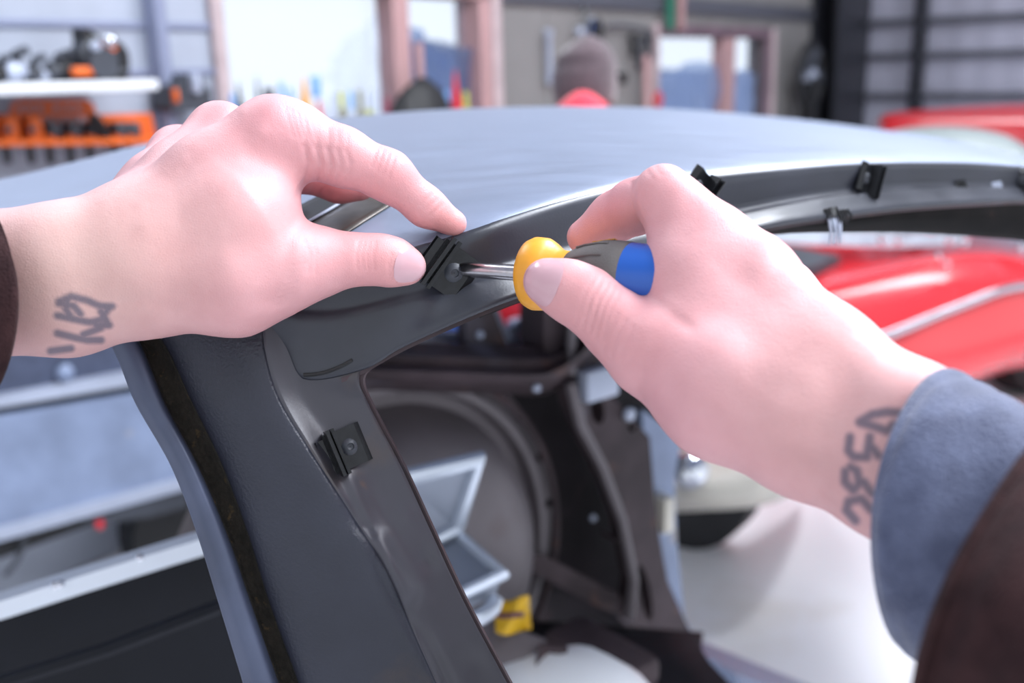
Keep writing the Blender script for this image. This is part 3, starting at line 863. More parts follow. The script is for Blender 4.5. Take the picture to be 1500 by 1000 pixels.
# creases where the index finger bends, wrinkles on knuckles, tendons
for dx, a in ((0, -.8), (17, -.75), (33, -.85), (47, -.6), (60, -.5)):
    lrel.append(([(446+dx, 214 + dx*.12), (453+dx, 240), (449+dx, 262), (436+dx*.95, 286)], 4.2, a)); lrel.append(([(448+dx, 178 + dx*.3), (449+dx, 206 + dx*.15), (453+dx, 240)], 3.4, a*.28))
for dx in (0, 9, 18, 27, 36): lrel.append(([(418+dx, 158+dx*.35), (424+dx, 180+dx*.4), (430+dx, 200+dx*.4)], 2.6, -.25))
for dx in (-12, -4, 4, 12): lrel.append(([(566+dx, 222+dx*.6), (560+dx, 240+dx*.7), (556+dx, 252+dx*.7)], 2.6, -.42))
for dx in (-8, 0, 8): lrel.append(([(640+dx, 292+dx*.9), (624+dx, 308+dx*.9)], 2.4, -.4))
for dx in (-14, -6, 2, 10): lrel.append(([(540+dx, 354), (536+dx, 372), (538+dx, 395)], 2.6, -.42))
lrel += [([(210, 330), (300, 250), (380, 195)], 12, .45), ([(240, 330), (340, 285)], 16, -.2), ([(205, 300), (270, 235)], 9, .35), ([(300, 205), (345, 172)], 10, -.3)]
lrel += [([(360, 200), (325, 245), (260, 315)], 13, -.35), ([(398, 150), (392, 190)], 20, .8)]
lrel += [([(432, 330), (420, 380), (400, 440)], 12, -.5), ([(250, 430), (330, 445), (420, 440)], 16, -.5), ([(330, 380), (400, 372)], 20, .6), ([(180, 445), (215, 440), (250, 452)], 12, -.5)]
lrel += [([(447, 352), (455, 372), (452, 398)], 3, -.4), ([(458, 352), (464, 372), (462, 400)], 3, -.3), ([(574, 372), (569, 388), (572, 408)], 2.6, -.35), ([(620, 336), (640, 340)], 3, -.25)]
for k in range(7): lrel.append(([(405 + 4*k, 450 - 10*k), (420 + 5*k, 440 - 9*k)], 2.4, -.3))
PINK, PALE = '#dd9c9c', '#dab3ab'
lblush = [((x, y, d, r), c, a) for x, y, d, r, c, a in (
 (664, 327, .49, .016, '#e39a98', .6), (568, 250, .47, .016, '#da9496', .5), (403, 160, .45, .022, '#da949b', .5), (325, 160, .49, .018, '#da949b', .45),
 (262, 200, .53, .016, '#da949b', .4), (540, 380, .465, .02, '#dc9a9a', .5), (600, 400, .475, .012, '#e4a3a0', .5), (240, 372, .43, .012, '#d98e90', .5),
 (300, 350, .43, .04, '#dfb0aa', .4), (90, 400, .43, .05, '#c9ada0', .65), (380, 450, .44, .03, '#cc9598', .5), (485, 280, .54, .03, '#dd7068', .6))]
lt = [[(86, 442), (104, 434), (128, 440), (146, 448), (164, 449)], [(86, 444), (108, 448), (118, 460)], [(84, 462), (112, 468), (132, 472), (148, 468)], [(148, 456), (158, 474)],
      [(140, 476), (160, 476)], [(160, 450), (148, 468)], [(84, 488), (108, 494), (128, 498), (148, 498)], [(122, 490), (148, 480)], [(74, 514), (104, 510)], [(98, 440), (96, 452), (104, 464)]]
lh = skin_object('hand', left, person, lrel, lblush, [(l, 5.6) for l in lt])
tb_ = P(598, 390, .4838)
nail('nail', left, tb_, P(604, 392, .4845) - P(570, 384, .4815), CAM - P(600, 388, .484), .85, .0165, person)
nail('nail', left, P(660, 325, .4985), P(668, 330, .4995) - P(640, 312, .4965), V3(P(700, 296, .53)) - P(660, 332, .499), .8, .011, person)

right = Body(.00105)
right.group([
 chain((1500, 745, .35, 66), (1440, 690, .352, 72), (1342, 618, .365, 78), (1215, 517, .40, 62), (1106, 407, .43, 57)),
 chain((1490, 810, .352, 66), (1405, 765, .354, 74), (1308, 706, .368, 78), (1180, 635, .392, 86), (1062, 572, .412, 96), (985, 520, .425, 78)),
 chain((1340, 655, .372, 74), (1180, 560, .405, 90), (1065, 470, .428, 78)),
 chain((1330, 650, .378, 72), (1215, 530, .43, 66), (1140, 435, .457, 56)),
 chain((1325, 655, .384, 70), (1225, 555, .445, 64), (1160, 478, .476, 54)),
 chain((1320, 665, .388, 68), (1230, 590, .455, 60), (1178, 530, .49, 50)),
 chain((985, 316, .449, 38), (1020, 400, .438, 66), (1036, 460, .43, 70)),
 ], (.009, .012))
right.group([chain((1106, 407, .43, 57), (1050, 354, .439, 50), (972, 284, .45, 44))], (.010, .006))
right.group([chain((968, 288, .456, 42), (930, 303, .473, 38), (900, 318, .485, 34), (856, 347, .493, 26))], (.003, .006))
right.group([chain((1000, 535, .425, 74), (952, 514, .430, 63), (905, 477, .436, 50), (862, 440, .441, 45), (830, 424, .4445, 41), (800, 412, .4475, 34))], (.004, .006))
right.group([chain((1140, 435, .457, 52), (1050, 380, .497, 38), (1000, 420, .497, 33), (1000, 462, .478, 26))], (.006, .005))
right.group([chain((1160, 478, .476, 50), (1080, 440, .513, 36), (1022, 480, .503, 31), (1018, 508, .482, 25))], (.006, .005))
right.group([chain((1178, 530, .49, 46), (1095, 505, .518, 32), (1050, 535, .505, 27), (1046, 556, .487, 22))], (.006, .005))
rrel = []
for dx, am in ((-18, -.25), (-8, -.45), (2, -.55), (11, -.45), (20, -.3)): rrel.append(([(890+dx, 412+dx*.5), (874+dx, 440+dx*.6), (868+dx, 462+dx*.6), (862+dx, 484+dx*.6)], 3.0, am))
for dx in (-12, 0, 12): rrel.append(([(915+dx, 470+dx*.8), (900+dx, 500+dx*.8), (896+dx, 520+dx*.8)], 5, -.35))
rrel += [([(926, 268), (927, 300), (944, 334)], 4, -.5), ([(948, 250), (956, 262)], 3, -.25), ([(960, 244), (968, 256)], 3, -.25), ([(1010, 300), (1000, 340)], 18, -.4), ([(1150, 372), (1180, 402)], 16, -.5)]
rrel += [([(1130, 350), (1112, 385)], 22, .9), ([(972, 246), (990, 270)], 20, .5), ([(1250, 470), (1160, 395)], 14, .6), ([(1040, 560), (1130, 620), (1230, 640)], 26, -.8),
         ([(1010, 470), (1090, 520), (1180, 560)], 26, .5), ([(1300, 520), (1330, 535)], 14, -.5), ([(968, 448), (1010, 480)], 10, -.6), ([(1030, 650), (1080, 655)], 14, .4), ([(1225, 735), (1200, 715)], 6, -.5)]
rblush = [((x, y, d, r), c, a) for x, y, d, r, c, a in (
 (972, 262, .43, .02, '#e2a3a6', .5), (1118, 365, .41, .03, '#e2a8aa', .4), (860, 350, .48, .02, '#e29a9a', .55), (910, 310, .47, .018, '#da9098', .5), (850, 430, .42, .02, '#e09c9c', .5),
 (1000, 590, .39, .04, '#d39ba6', .45), (1200, 560, .36, .05, '#e2b4ac', .45), (1280, 690, .34, .03, '#cbaaa8', .4), (960, 490, .41, .02, '#e09e9e', .4))]
rt = [[(1259, 618), (1278, 607), (1299, 603), (1318, 605)], [(1259, 618), (1280, 624), (1299, 631), (1308, 622)], [(1244, 640), (1242, 659), (1250, 669), (1270, 669), (1274, 640)], [(1274, 652), (1287, 667)],
      [(1238, 690), (1238, 706), (1250, 718), (1259, 708), (1255, 689), (1246, 684)], [(1265, 706), (1277, 722)], [(1243, 734), (1240, 747), (1253, 762)], [(1243, 734), (1262, 730), (1276, 746)]]
rh = skin_object('hand', right, person, rrel, rblush, [(l, 7) for l in rt])
nail('nail', right, P(803, 414, .4475), P(800, 412, .4475) - P(840, 428, .4435), CAM + P(740, 440, .42)*0 - P(800, 412, .4475), .95, .0185, person)

def sleeve(name, secs, mat, wob=.0, ribs=0, amp=0.0, seed=0, thick=.003, n=56):
    """secs: (x, y, d, ea px, eb px + depth) -> open tube of cloth with a turned hem"""
    r = np.random.default_rng(seed); out = []
    cs = np.array([np.r_[P(x, y, d), (P(x+ea[0], y+ea[1], d) - P(x, y, d)), (P(x+eb[0], y+eb[1], d+eb[2]) - P(x, y, d))] for x, y, d, ea, eb in secs])
    cs = crom(cs, 8); ph = r.uniform(0, 6, 6)
    for i, c in enumerate(cs):
        o, a, b = c[:3], c[3:6], c[6:9]; ring = []
        for j in range(n):
            q = 2*PI*j/n
            k = 1 + wob*(math.sin(3*q + i*.25 + ph[0]) + .6*math.sin(5*q - i*.4 + ph[1]) + .5*math.sin(i*.9 + 2*q + ph[2])) + (amp*math.cos(ribs*q) if ribs else 0)
            ring.append(o + (a*math.cos(q) + b*math.sin(q))*k)
        out.append(ring)
    o = np.array([q for q in out])
    G = np.concatenate([o, o[:, :1]], 1)
    ob = MB().loft([list(x) for x in out], cap=False).build(name, mat, person, angle=180)
    m = ob.modifiers.new('cloth', 'SOLIDIFY'); m.thickness = thick; m.offset = 0
    m2 = ob.modifiers.new('soft', 'BEVEL'); m2.width = thick*.4; m2.segments = 2; m2.limit_method = 'ANGLE'
    return ob
sleeve('shirt_cuff', [(1374, 752, .355, (16, -204), (-92, 4, -.026)), (1395, 764, .35, (18, -208), (-92, 4, -.026)), (1440, 787, .342, (22, -206), (-88, 6, -.022)), (1520, 830, .33, (28, -196), (-82, 8, -.016)), (1680, 920, .30, (30, -180), (-80, 8, -.015))],
       MT['bluecloth'], .012, seed=2)
sleeve('jacket_sleeve', [(1506, 868, .322, (92, -252), (-128, 40, -.05)), (1526, 878, .317, (94, -258), (-134, 40, -.052)), (1600, 915, .305, (98, -268), (-146, 40, -.055)), (1760, 990, .275, (100, -290), (-160, 40, -.055))],
       MT['browncloth'], .014, seed=3, thick=.004)
sleeve('sleeve_hem', [(1507, 868.5, .3215, (94, -257), (-131, 41, -.051)), (1519, 874.5, .3185, (95.5, -260), (-134, 41, -.053))], MT['browncloth'], .014, seed=3, thick=.006)
sleeve('jacket_sleeve', [(-62, 442, .452, (2, -158), (86, 4, -.048)), (-80, 442, .451, (2, -162), (88, 4, -.049)), (-180, 442, .448, (2, -172), (92, 4, -.05)), (-330, 445, .443, (2, -178), (95, 4, -.05))],
       MT['browncloth'], .006, 60, .012, seed=4)

# ------------------------------------------------------------------ screwdriver
drv = thing('screwdriver', P(880, 402, .467), 'screwdriver with yellow collar, grey rubber grip and blue handle held in a hand', 'screwdriver')
tip, col_ = P(662, 393.5, .4985), P(795, 401.5, .472)
ax = unit(col_ - tip)
px_m = .472/F
def at_ax(x):  # distance along the axis that projects at pixel column x
    lo_t, hi_t = -.1, .3
    for _ in range(50):
        m_ = (lo_t + hi_t)/2
        if proj((tip + ax*m_)[None])[0][0] < x: lo_t = m_
        else: hi_t = m_
    return m_
a_sh, a_c0, a_c1, a_nk, a_g1, a_b0, a_end = (at_ax(x) for x in (688, 772, 800, 832, 885, 925, 1010))
MB().lathe(tip, ax, [(0, .0014), (.003, .0030), (a_sh, .0037), (a_sh + .001, .0038), (a_c0 + .006, .0038)], 20).build('shaft', MT['steel'], drv)
MB().lathe(tip, ax, [(a_c0 - .001, .006), (a_c0, .0125), (a_c0 + .0022, .0158), (a_c0 + .005, .0170), (a_c1, .0167), (a_c1 + .003, .0150), (a_nk - .004, .0118), (a_nk, .0112), (a_nk + .003, .0113)], 36).build('collar', MT['yellow'], drv, angle=80)
gl = a_g1 - a_nk
MB().lathe(tip, ax, [(a_nk + .001, .0110), (a_nk + .25*gl, .0128), (a_nk + .6*gl, .0152), (a_g1, .0168), (a_g1 + .5*(a_b0-a_g1), .0170), (a_b0, .0165), (a_b0 + .0005, .0150)], 36).build('grip', MT['griprubber'], drv, angle=80)
gr = MB()
for k in range(4):
    q = PI/2*k + .5
    e_ = math.cos(q)*unit(np.cross(ax, [0, 0, 1.0])) + math.sin(q)*np.cross(ax, unit(np.cross(ax, [0, 0, 1.0])))
    t_ = np.cross(ax, e_)
    for s_ in (-1, 1):
        gr.tube([tip + ax*(a_nk + f_*gl) + e_*(r_ + .0001) + t_*s_*.004 - e_*.0005 for f_, r_ in ((.35, .0138), (.6, .0154), (1.0, .0168), (1.25, .0170))], .0005, 6)
gr.build('grip_groove', MT['griprubber'], drv)
MB().lathe(tip, ax, [(a_b0, .0163), (a_b0 + .004, .0160), (a_b0 + .012, .0157), (a_b0 + .02, .0150), (a_end, .0150), (a_end + .014, .0150), (a_end + .019, .0135), (a_end + .021, .009)], 36).build('handle', MT['blue'], drv, angle=80)
# yellow print along the top of the grip
upn = unit(UP - ax*(UP @ ax)); sdn = np.cross(ax, upn)
def band(a0, a1, r0, r1, h0, h1, name, mat, n=8):
    sec = []
    for i in range(n):
        f_ = i/(n-1); a_ = a0 + (a1-a0)*f_; r_ = r0 + (r1-r0)*f_
        sec.append([tip + ax*a_ + (math.cos(q)*upn + math.sin(q)*sdn)*(r_ + z_) for q, z_ in ((h0, .0001), (h0, .0005), (h1, .0005), (h1, .0001))])
    return MB().loft(sec).build(name, mat, drv)
band(a_nk + .55*gl, a_b0 - .001, .0151, .0168, -.40, -.34, 'print_stripe', MT['yellow'])
for k in range(6):
    f_ = .62 + k*.1; a_ = a_nk + f_*gl
    band(a_, a_ + .0016, .0155 + .0003*k, .0157 + .0003*k, -.28, .05 - .05*(k % 2), 'print_letter', MT['yellow'], 2)

# ------------------------------------------------------------------ far side of the car body, seen through the opening
Q0 = P(700, 700, 1.36)
def fp(x, y, off=0.0):
    """point of the far side plane (along the car, upright), off metres further away"""
    q = P(x, y, 1.0) - CAM; o = Q0 + XV*off
    return CAM + q*(((o - CAM) @ XV) / (q @ XV))
def fpl(pts, off=0.0): return [fp(x, y, off) for x, y in pts]
def fprism(name, pts, off, thick, mat, holes=(), parent=None, label=None):
    return MB().prism(fpl(pts, off), XV*thick, [fpl(h, off) for h in holes]).build(name, mat, parent or car, angle=30, label=label)
def oval(cx, cy, rx, ry, rot=0.0, n=16):
    return [(cx + rx*math.cos(2*PI*i/n)*math.cos(rot) - ry*math.sin(2*PI*i/n)*math.sin(rot), cy + rx*math.cos(2*PI*i/n)*math.sin(rot) + ry*math.sin(2*PI*i/n)*math.cos(rot)) for i in range(n)]

MT['floordark'] = pbr('black_dirty_floor_pan', '#17161b', .7, 0, var=.4, var_scale=12, spec=.2)
fprism('inner_panel', [(430, 500), (560, 500), (640, 506), (790, 520), (806, 500), (800, 380), (1010, 330), (960, 640), (985, 930), (430, 960)], .05, .004, MT['inner'])
# wheel housing: dome pressed into the panel, with a flanged rim
wc = fp(560, 838, .05)
prof = [(.105, .0), (.105, .10), (.100, .15), (.088, .185), (.06, .212), (.03, .224), (.012, .232), (.008, .246), (.026, .252), (.026, .262), (.006, .268), (.004, .292), (.0, .296)]
MB().lathe(wc, -XV, prof, 64).build('wheel_housing', MT['tub'], car, angle=30)
rim = [wc - XV*.03 + (math.cos(q)*U + math.sin(q)*UZ)*.279 for q in np.linspace(-.6, 2.6, 40)]
MB().tube(rim, .0055, 8).build('housing_flange', MT['rusty'], car)
for q in np.linspace(.05, 1.7, 7):
    MB().lathe(wc - XV*.003 + (math.cos(q)*U + math.sin(q)*UZ)*.287, -XV, [(0, .007), (.004, .006), (.006, .003)], 12).build('rivet', MT['inner'], car)
# lower rail of the far quarter window
secs = []
for x in np.linspace(520, 872, 16):
    y0 = 497 + .035*(x-540); k = max(0, (x-790)/82); lift = -46*k**2
    secs.append([fp(x, y0 + a*(1-.25*k) + lift, o) for a, o in ((0, .03), (2, -.012), (14, -.026), (22, -.05), (36, -.046), (44, -.068), (56, -.06), (66, -.03), (74, -.01), (72, .03))])
MB().loft(secs).build('window_rail', MT['rusty'], car, angle=25)
fprism('window_post', [(796, 500), (800, 380), (880, 360), (880, 545), (850, 570), (812, 560)], -.03, .05, MT['rusty'])
MB().tube([fp(838, 390, -.045), fp(838, 480, -.045), fp(836, 548, -.05)], .007, 8).build('post_bead', MT['tub'], car)
fprism('bracket', [(682, 470), (690, 440), (716, 432), (742, 503), (735, 514), (684, 510)], .0, .02, MT['rusty'])
for x, y in ((702, 490), (785, 568), (868, 758), (706, 672)):
    MB().lathe(fp(x, y, -.062 if y < 600 and y > 500 else .0), -XV, [(0, .0055), (.004, .005), (.006, .002)], 12).build('bolt', MT['lightgrey'], car)
fprism('window_strut', [(704, 438), (724, 436), (748, 498), (738, 508)], .045, .01, MT['lightgrey'])
fprism('window_strut', [(744, 482), (775, 466), (782, 474), (752, 496)], .05, .01, MT['lightgrey'])
fprism('outer_ledge', [(610, 494), (640, 486), (690, 490), (690, 500), (660, 500)], .06, .03, MT['lightgrey'])
fprism('outer_ledge', [(734, 492), (770, 492), (797, 497), (795, 510), (740, 505)], .06, .03, MT['lightgrey'])
# lock pillar with punched openings, outer skin, sill
fprism('lock_pillar', [(834, 540), (850, 545), (905, 590), (952, 640), (962, 760), (978, 850), (1016, 936), (960, 960), (922, 908), (930, 850), (912, 762), (884, 686), (850, 622), (838, 580)],
       -.035, .03, MT['rusty'], [oval(875, 600, 10, 22, -.15), oval(945, 868, 8, 42, -.18), oval(925, 627, 5, 6), oval(905, 790, 4, 4)])
MB().tube([fp(x, y, -.045) for x, y in ((836, 560), (850, 622), (882, 684), (910, 760), (928, 850), (922, 905))], .008, 8).build('pillar_bead', MT['tub'], car)
MB().lathe(fp(920, 606, -.04), -XV, [(0, .010), (.006, .009), (.009, .004)], 14).build('striker_bolt', MT['lightgrey'], car)
fprism('outer_skin', [(940, 600), (1000, 640), (988, 700), (992, 800), (1003, 905), (1020, 940), (1000, 944), (960, 850), (950, 740)], .03, .05, MT['bluegrey'])
MB().box(fp(968, 750, .02), U*.012, UZ*.03, XV*.02, .004).build('striker_plate', MT['cream'], car)
MB().box(fp(876, 560, -.05), U*.03, UZ*.022, XV*.012, .004).build('hinge_bracket', MT['lightgrey'], car)
sl = []
for x, y in ((1004, 938), (1060, 960), (1130, 988), (1220, 1024), (1330, 1070)):
    p = fp(x, y, .0)
    sl.append([p + XV*.05, p + UZ*.006 + XV*.045, p + UZ*.006 + XV*.03, p - UZ*.004, p - XV*.10 - UZ*.01, p - XV*.12 - UZ*.03, p - XV*.12 - UZ*.10, p + XV*.05 - UZ*.10])
MB().loft(sl).build('sill', MT['bluegrey'], car, angle=25)
MB().tube([fp(x, y - 2, .035) for x, y in ((1004, 938), (1060, 960), (1130, 988), (1220, 1024))], .005, 8).build('sill_lip', MT['lightgrey'], car)
fprism('floor_brace', [(780, 810), (800, 815), (925, 880), (925, 905), (880, 890), (780, 838)], -.02, .04, MT['rusty'])
patch('floor_pan', [[(420, 905, 1.55), (700, 905, 1.5), (1030, 925, 1.55)], [(420, 960, 1.4), (700, 960, 1.36), (1040, 970, 1.4)], [(420, 1120, 1.2), (760, 1130, 1.15), (1200, 1120, 1.2)]], MT['floordark'], car, 6, 4, .002)
MB().box(P(880, 962, 1.24), U*.035, XV*.07, UZ*.02, .012).build('seat_mount', MT['rusty'], car)

MT['casegrey'] = pbr('pale_grey_sheet', '#838a98', .4, .3, var=.1)
MT['paleedge0'] = pbr('polished_case_edge', '#cdd5e2', .25, .5, var=.05)
# open metal case inside the car
case = thing('metal_case', P(665, 850, 1.02), 'open silver metal case standing inside the stripped car', 'case')
def quad_slab(name, c4, thick, mat, parent, rim=0.0, rim_mat=None, rim_h=.006):
    c = [P(*q) for q in c4]; n = unit(np.cross(c[1]-c[0], c[3]-c[0])); n = n if n @ (CAM - c[0]) > 0 else -n
    o = MB().prism(c, -n*thick).build(name, mat, parent, angle=20)
    if rim:
        b = MB(); b.tube(c + [c[0]], rim, 8); b.build('rim', rim_mat, o)
    return o
quad_slab('lid', [(585, 702, .99), (700, 672, 1.03), (668, 772, 1.05), (600, 806, 1.01)], .014, MT['casegrey'], case, .010, MT['paleedge0'])
quad_slab('base', [(590, 800, 1.02), (662, 776, 1.06), (735, 842, 1.01), (640, 886, .96)], .028, MT['casegrey'], case, .008, MT['paleedge0'])
MB().tube(crom([P(650, 905, .98), P(690, 908, .985), P(718, 893, 1.0), P(725, 878, 1.01)], 5), .0085, 10).build('handle', MT['brightmetal'], case)
wr_ = thing('wrapper', P(758, 925, 1.12), 'small yellow wrapper with dark purple print lying in the car', 'packaging')
G = np.array([[P(724 + 52*u + 2*v, 876 + 50*v + 4*math.sin(5*u), 1.12 + .012*math.sin(6*u + 3*v)) for u in np.linspace(0, 1, 9)] for v in np.linspace(0, 1, 8)])
grid_mesh('foil', G, MT['yellowpack'], wr_, .0012)
G = np.array([[P(728 + 40*u, 897 + 8*v + 1*math.sin(5*u), 1.117 + .012*math.sin(6*(.08 + .77*u) + 1.3)) for u in np.linspace(0, 1, 9)] for v in (0, .5, 1)])
grid_mesh('printed_stripe', G, MT['purple'], wr_, .0006)
br = thing('seat_bracket', P(780, 960, 1.15), 'loose grey steel bracket with bolt holes lying below yellow wrapper', 'bracket')
b = MB(); b.prism([P(700, 915, 1.14), P(730, 912, 1.15), P(800, 940, 1.14), P(798, 958, 1.13), P(775, 965, 1.12), P(735, 975, 1.12), P(712, 955, 1.13)], _f*.012); b.build('plate', MT['tub'], br, angle=20)
MB().prism([P(790, 945, 1.12), P(832, 950, 1.12), P(826, 990, 1.1), P(784, 976, 1.1)], _f*.01, [[P(*q, 1.115) for q in oval(806, 960, 5, 4)]]).build('tab', MT['rusty'], br, angle=20)
cvr = MB()
secs = []
for i, (x, y, d, rx, ry) in enumerate(((735, 1008, 1.08, 12, 6), (770, 1000, 1.09, 48, 24), (830, 990, 1.1, 66, 36), (890, 985, 1.12, 58, 46), (925, 990, 1.13, 30, 30), (940, 1000, 1.14, 8, 8))):
    c = P(x, y + 14, d); k = d/F
    secs.append([c + UZ*ry*k*math.sin(q)*(1 if math.sin(q) > 0 else .4) + XV*.07*math.cos(q)*(rx/60) + U*.0 for q in np.linspace(0, 2*PI, 16, endpoint=False)])
tag(cvr.loft(secs).build('plastic_cover', MT['white'], None), 'crumpled white plastic cover lying on the car floor', 'cover')

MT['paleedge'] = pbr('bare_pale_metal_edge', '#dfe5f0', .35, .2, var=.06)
# near ledge left of the pillar: bright top edge, dark inner side below
le = []
for x, y in ((-120, 916), (0, 884), (120, 846), (240, 809), (345, 777)):
    p = P(x, y, .86 + .00022*(x+120)); k = .86/F
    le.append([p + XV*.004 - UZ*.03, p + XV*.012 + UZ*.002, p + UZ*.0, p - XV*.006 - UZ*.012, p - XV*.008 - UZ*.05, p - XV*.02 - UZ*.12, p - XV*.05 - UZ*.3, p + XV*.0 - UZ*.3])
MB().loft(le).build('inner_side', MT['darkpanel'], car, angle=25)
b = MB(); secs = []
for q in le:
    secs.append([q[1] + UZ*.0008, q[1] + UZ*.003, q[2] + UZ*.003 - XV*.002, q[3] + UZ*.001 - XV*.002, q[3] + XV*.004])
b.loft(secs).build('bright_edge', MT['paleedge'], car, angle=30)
for x, y in ((204, 817), (80, 858), (88, 856)):
    MB().lathe(P(x, y, .9) - XV*.0, UZ - XV*.4, [(0, .004), (.003, .0035), (.005, .001)], 10).build('rivet', MT['chrome'], car)
MB().tube([P(0, 1000, .80), P(160, 950, .82), P(330, 885, .85)], .006, 6).build('ridge', MT['darkpanel'], car)

# blue-grey vehicle beyond it
veh = thing('truck_bed', P(60, 800, 3.0)*V3([1, 1, 0]), 'blue-grey worn vehicle side panel standing beyond the car on the shop floor', 'vehicle')
V0 = P(100, 690, 2.9)
def vp(x, y, off=0.0):
    q = P(x, y, 1.0) - CAM; o = V0 + XV*off
    return CAM + q*(((o - CAM) @ XV)/(q @ XV))
def vprism(name, pts, off, th, mat): return MB().prism([vp(x, y, off) for x, y in pts], XV*th).build(name, mat, veh, angle=20)
vprism('side_panel', [(-160, 638), (0, 609), (198, 576), (430, 531), (430, 648), (275, 697), (270, 700), (0, 772), (-160, 812)], 0, .03, MT['bluegrey'])
vprism('lower_edge', [(-160, 815), (0, 773), (270, 699), (430, 650), (430, 668), (272, 717), (0, 793), (-160, 838)], -.012, .05, MT['lightgrey'])
vprism('upper_band', [(-160, 618), (0, 582), (198, 545), (430, 498), (430, 520), (196, 564), (0, 597), (-160, 632)], 0, .04, MT['lightgrey'])
vprism('top_rail', [(-160, 520), (0, 500), (190, 470), (430, 430), (430, 496), (192, 542), (0, 578), (-160, 612)], .04, .06, MT['flange'])
vprism('backing', [(-160, 610), (430, 490), (430, 660), (-160, 820)], .05, .05, MT['darkpanel'])
vprism('chassis', [(-160, 842), (0, 797), (120, 762), (272, 722), (430, 672), (430, 705), (275, 738), (235, 752), (160, 762), (130, 770), (0, 818), (-160, 862)], .02, .06, MT['blackmatte'])
vprism('skid_pipe', [(125, 765), (200, 740), (275, 722), (274, 742), (220, 757), (160, 765)], -.02, .05, MT['darkgrey'])
MB().lathe(vp(95, 545, .03), -XV, [(0, .024), (.012, .022), (.02, .010)], 16).build('bolt', MT['bluegrey'], veh)
MB().tube(crom([vp(36, 785, .0), vp(32, 805, .0), vp(22, 825, .0), vp(8, 842, .02)], 5), .008, 8).build('hose', MT['darkgrey'], veh)
MB().lathe(vp(145, 762, -.02), -UZ, [(0, .012), (.02, .012), (.026, .006)], 12).build('red_cap', MT['redmatte'], veh, label='red plastic cap')
for t_ in (-1.35, .05):
    pass
MB().lathe(vp(330, 775, .15), XV, [(0, .18), (.01, .30), (.16, .30), (.17, .18)], 32).build('wheel', MT['blackmatte'], veh)
MB().lathe(vp(-260, 900, .15), XV, [(0, .18), (.01, .30), (.16, .30), (.17, .18)], 32).build('wheel', MT['blackmatte'], veh)

# ------------------------------------------------------------------ red sports car beyond the opening
rc = thing('sports_car', P(1250, 600, 3.9)*V3([1, 1, 0]), 'glossy red sports car with chrome side strip beyond the door opening', 'car')
cd = np.array([0, .12, .26, .45, .62, .8, 1.0])
rowsR = [([(1040, 350), (1180, 337), (1300, 335), (1400, 337), (1480, 349), (1560, 372), (1620, 400)], 4.9),
         ([(1040, 384), (1180, 366), (1300, 352), (1400, 348), (1480, 356), (1560, 380), (1625, 405)], 4.45),
         ([(1000, 470), (1130, 436), (1250, 403), (1380, 372), (1480, 368), (1570, 393), (1640, 420)], 3.86),
         ([(990, 520), (1140, 474), (1270, 434), (1400, 398), (1500, 390), (1590, 408), (1650, 440)], 3.70),
         ([(980, 590), (1130, 545), (1285, 496), (1400, 450), (1500, 418), (1600, 434), (1655, 470)], 3.60),
         ([(990, 645), (1130, 598), (1300, 552), (1420, 528), (1520, 500), (1610, 500), (1655, 510)], 3.62),
         ([(1000, 680), (1140, 640), (1310, 596), (1420, 560), (1500, 538), (1610, 536), (1650, 545)], 3.75),
         ([(1010, 675), (1145, 640), (1310, 592), (1420, 558), (1500, 537), (1600, 530), (1640, 540)], 4.3)]
patch('body', [[(x, y, d + c) for (x, y), c in zip(r, cd)] for r, d in rowsR], MT['red'], rc, 7, 7, .006, 180)
MB().tube(crom([P(x, y, 3.565 + c) for (x, y), c in zip([(980, 590), (1130, 545), (1285, 496), (1400, 450), (1500, 418), (1600, 434)], cd)], 6), .018, 10).build('chrome_strip', MT['chrome'], rc, label='chrome side strip')
MB().prism([P(*q) for q in ((1120, 362, 4.2), (1165, 360, 4.25), (1232, 374, 4.3), (1186, 392, 4.1), (1120, 405, 4.0))], -UZ*.1).build('cockpit', MT['darkgrey'], rc)
MB().loft([[P(x, y - h, d), P(x, y + h, d), P(x, y + h, d + .05), P(x, y - h, d + .05)] for x, y, h, d in ((1090, 346, 6, 4.3), (1180, 347, 11, 4.32), (1300, 351, 11, 4.35), (1395, 351, 8, 4.4), (1420, 352, 4, 4.42))]).build('windscreen_frame', MT['brightmetal'], rc, angle=30)
for x, y in ((1226, 349), (1291, 351), (1315, 352), (1390, 352), (1363, 337), (1412, 357), (1373, 376), (1386, 388), (1418, 343), (1495, 364)):
    MB().lathe(P(x, y, 4.02 if y > 355 else 4.28), -_f, [(0, .017), (.012, .015), (.02, .006)], 12).build('stud', MT['chrome'], rc)
for x, y, d in ((1120, 690, 4.2), (1500, 560, 4.9)):
    c = P(x, y, d)
    MB().lathe(V3([c[0], c[1], .31]) - XV*.09, XV, [(0, .1), (0, .2), (.02, .3), (.05, .31), (.13, .31), (.16, .3), (.18, .2)], 32).build('wheel', MT['blackmatte'], rc)
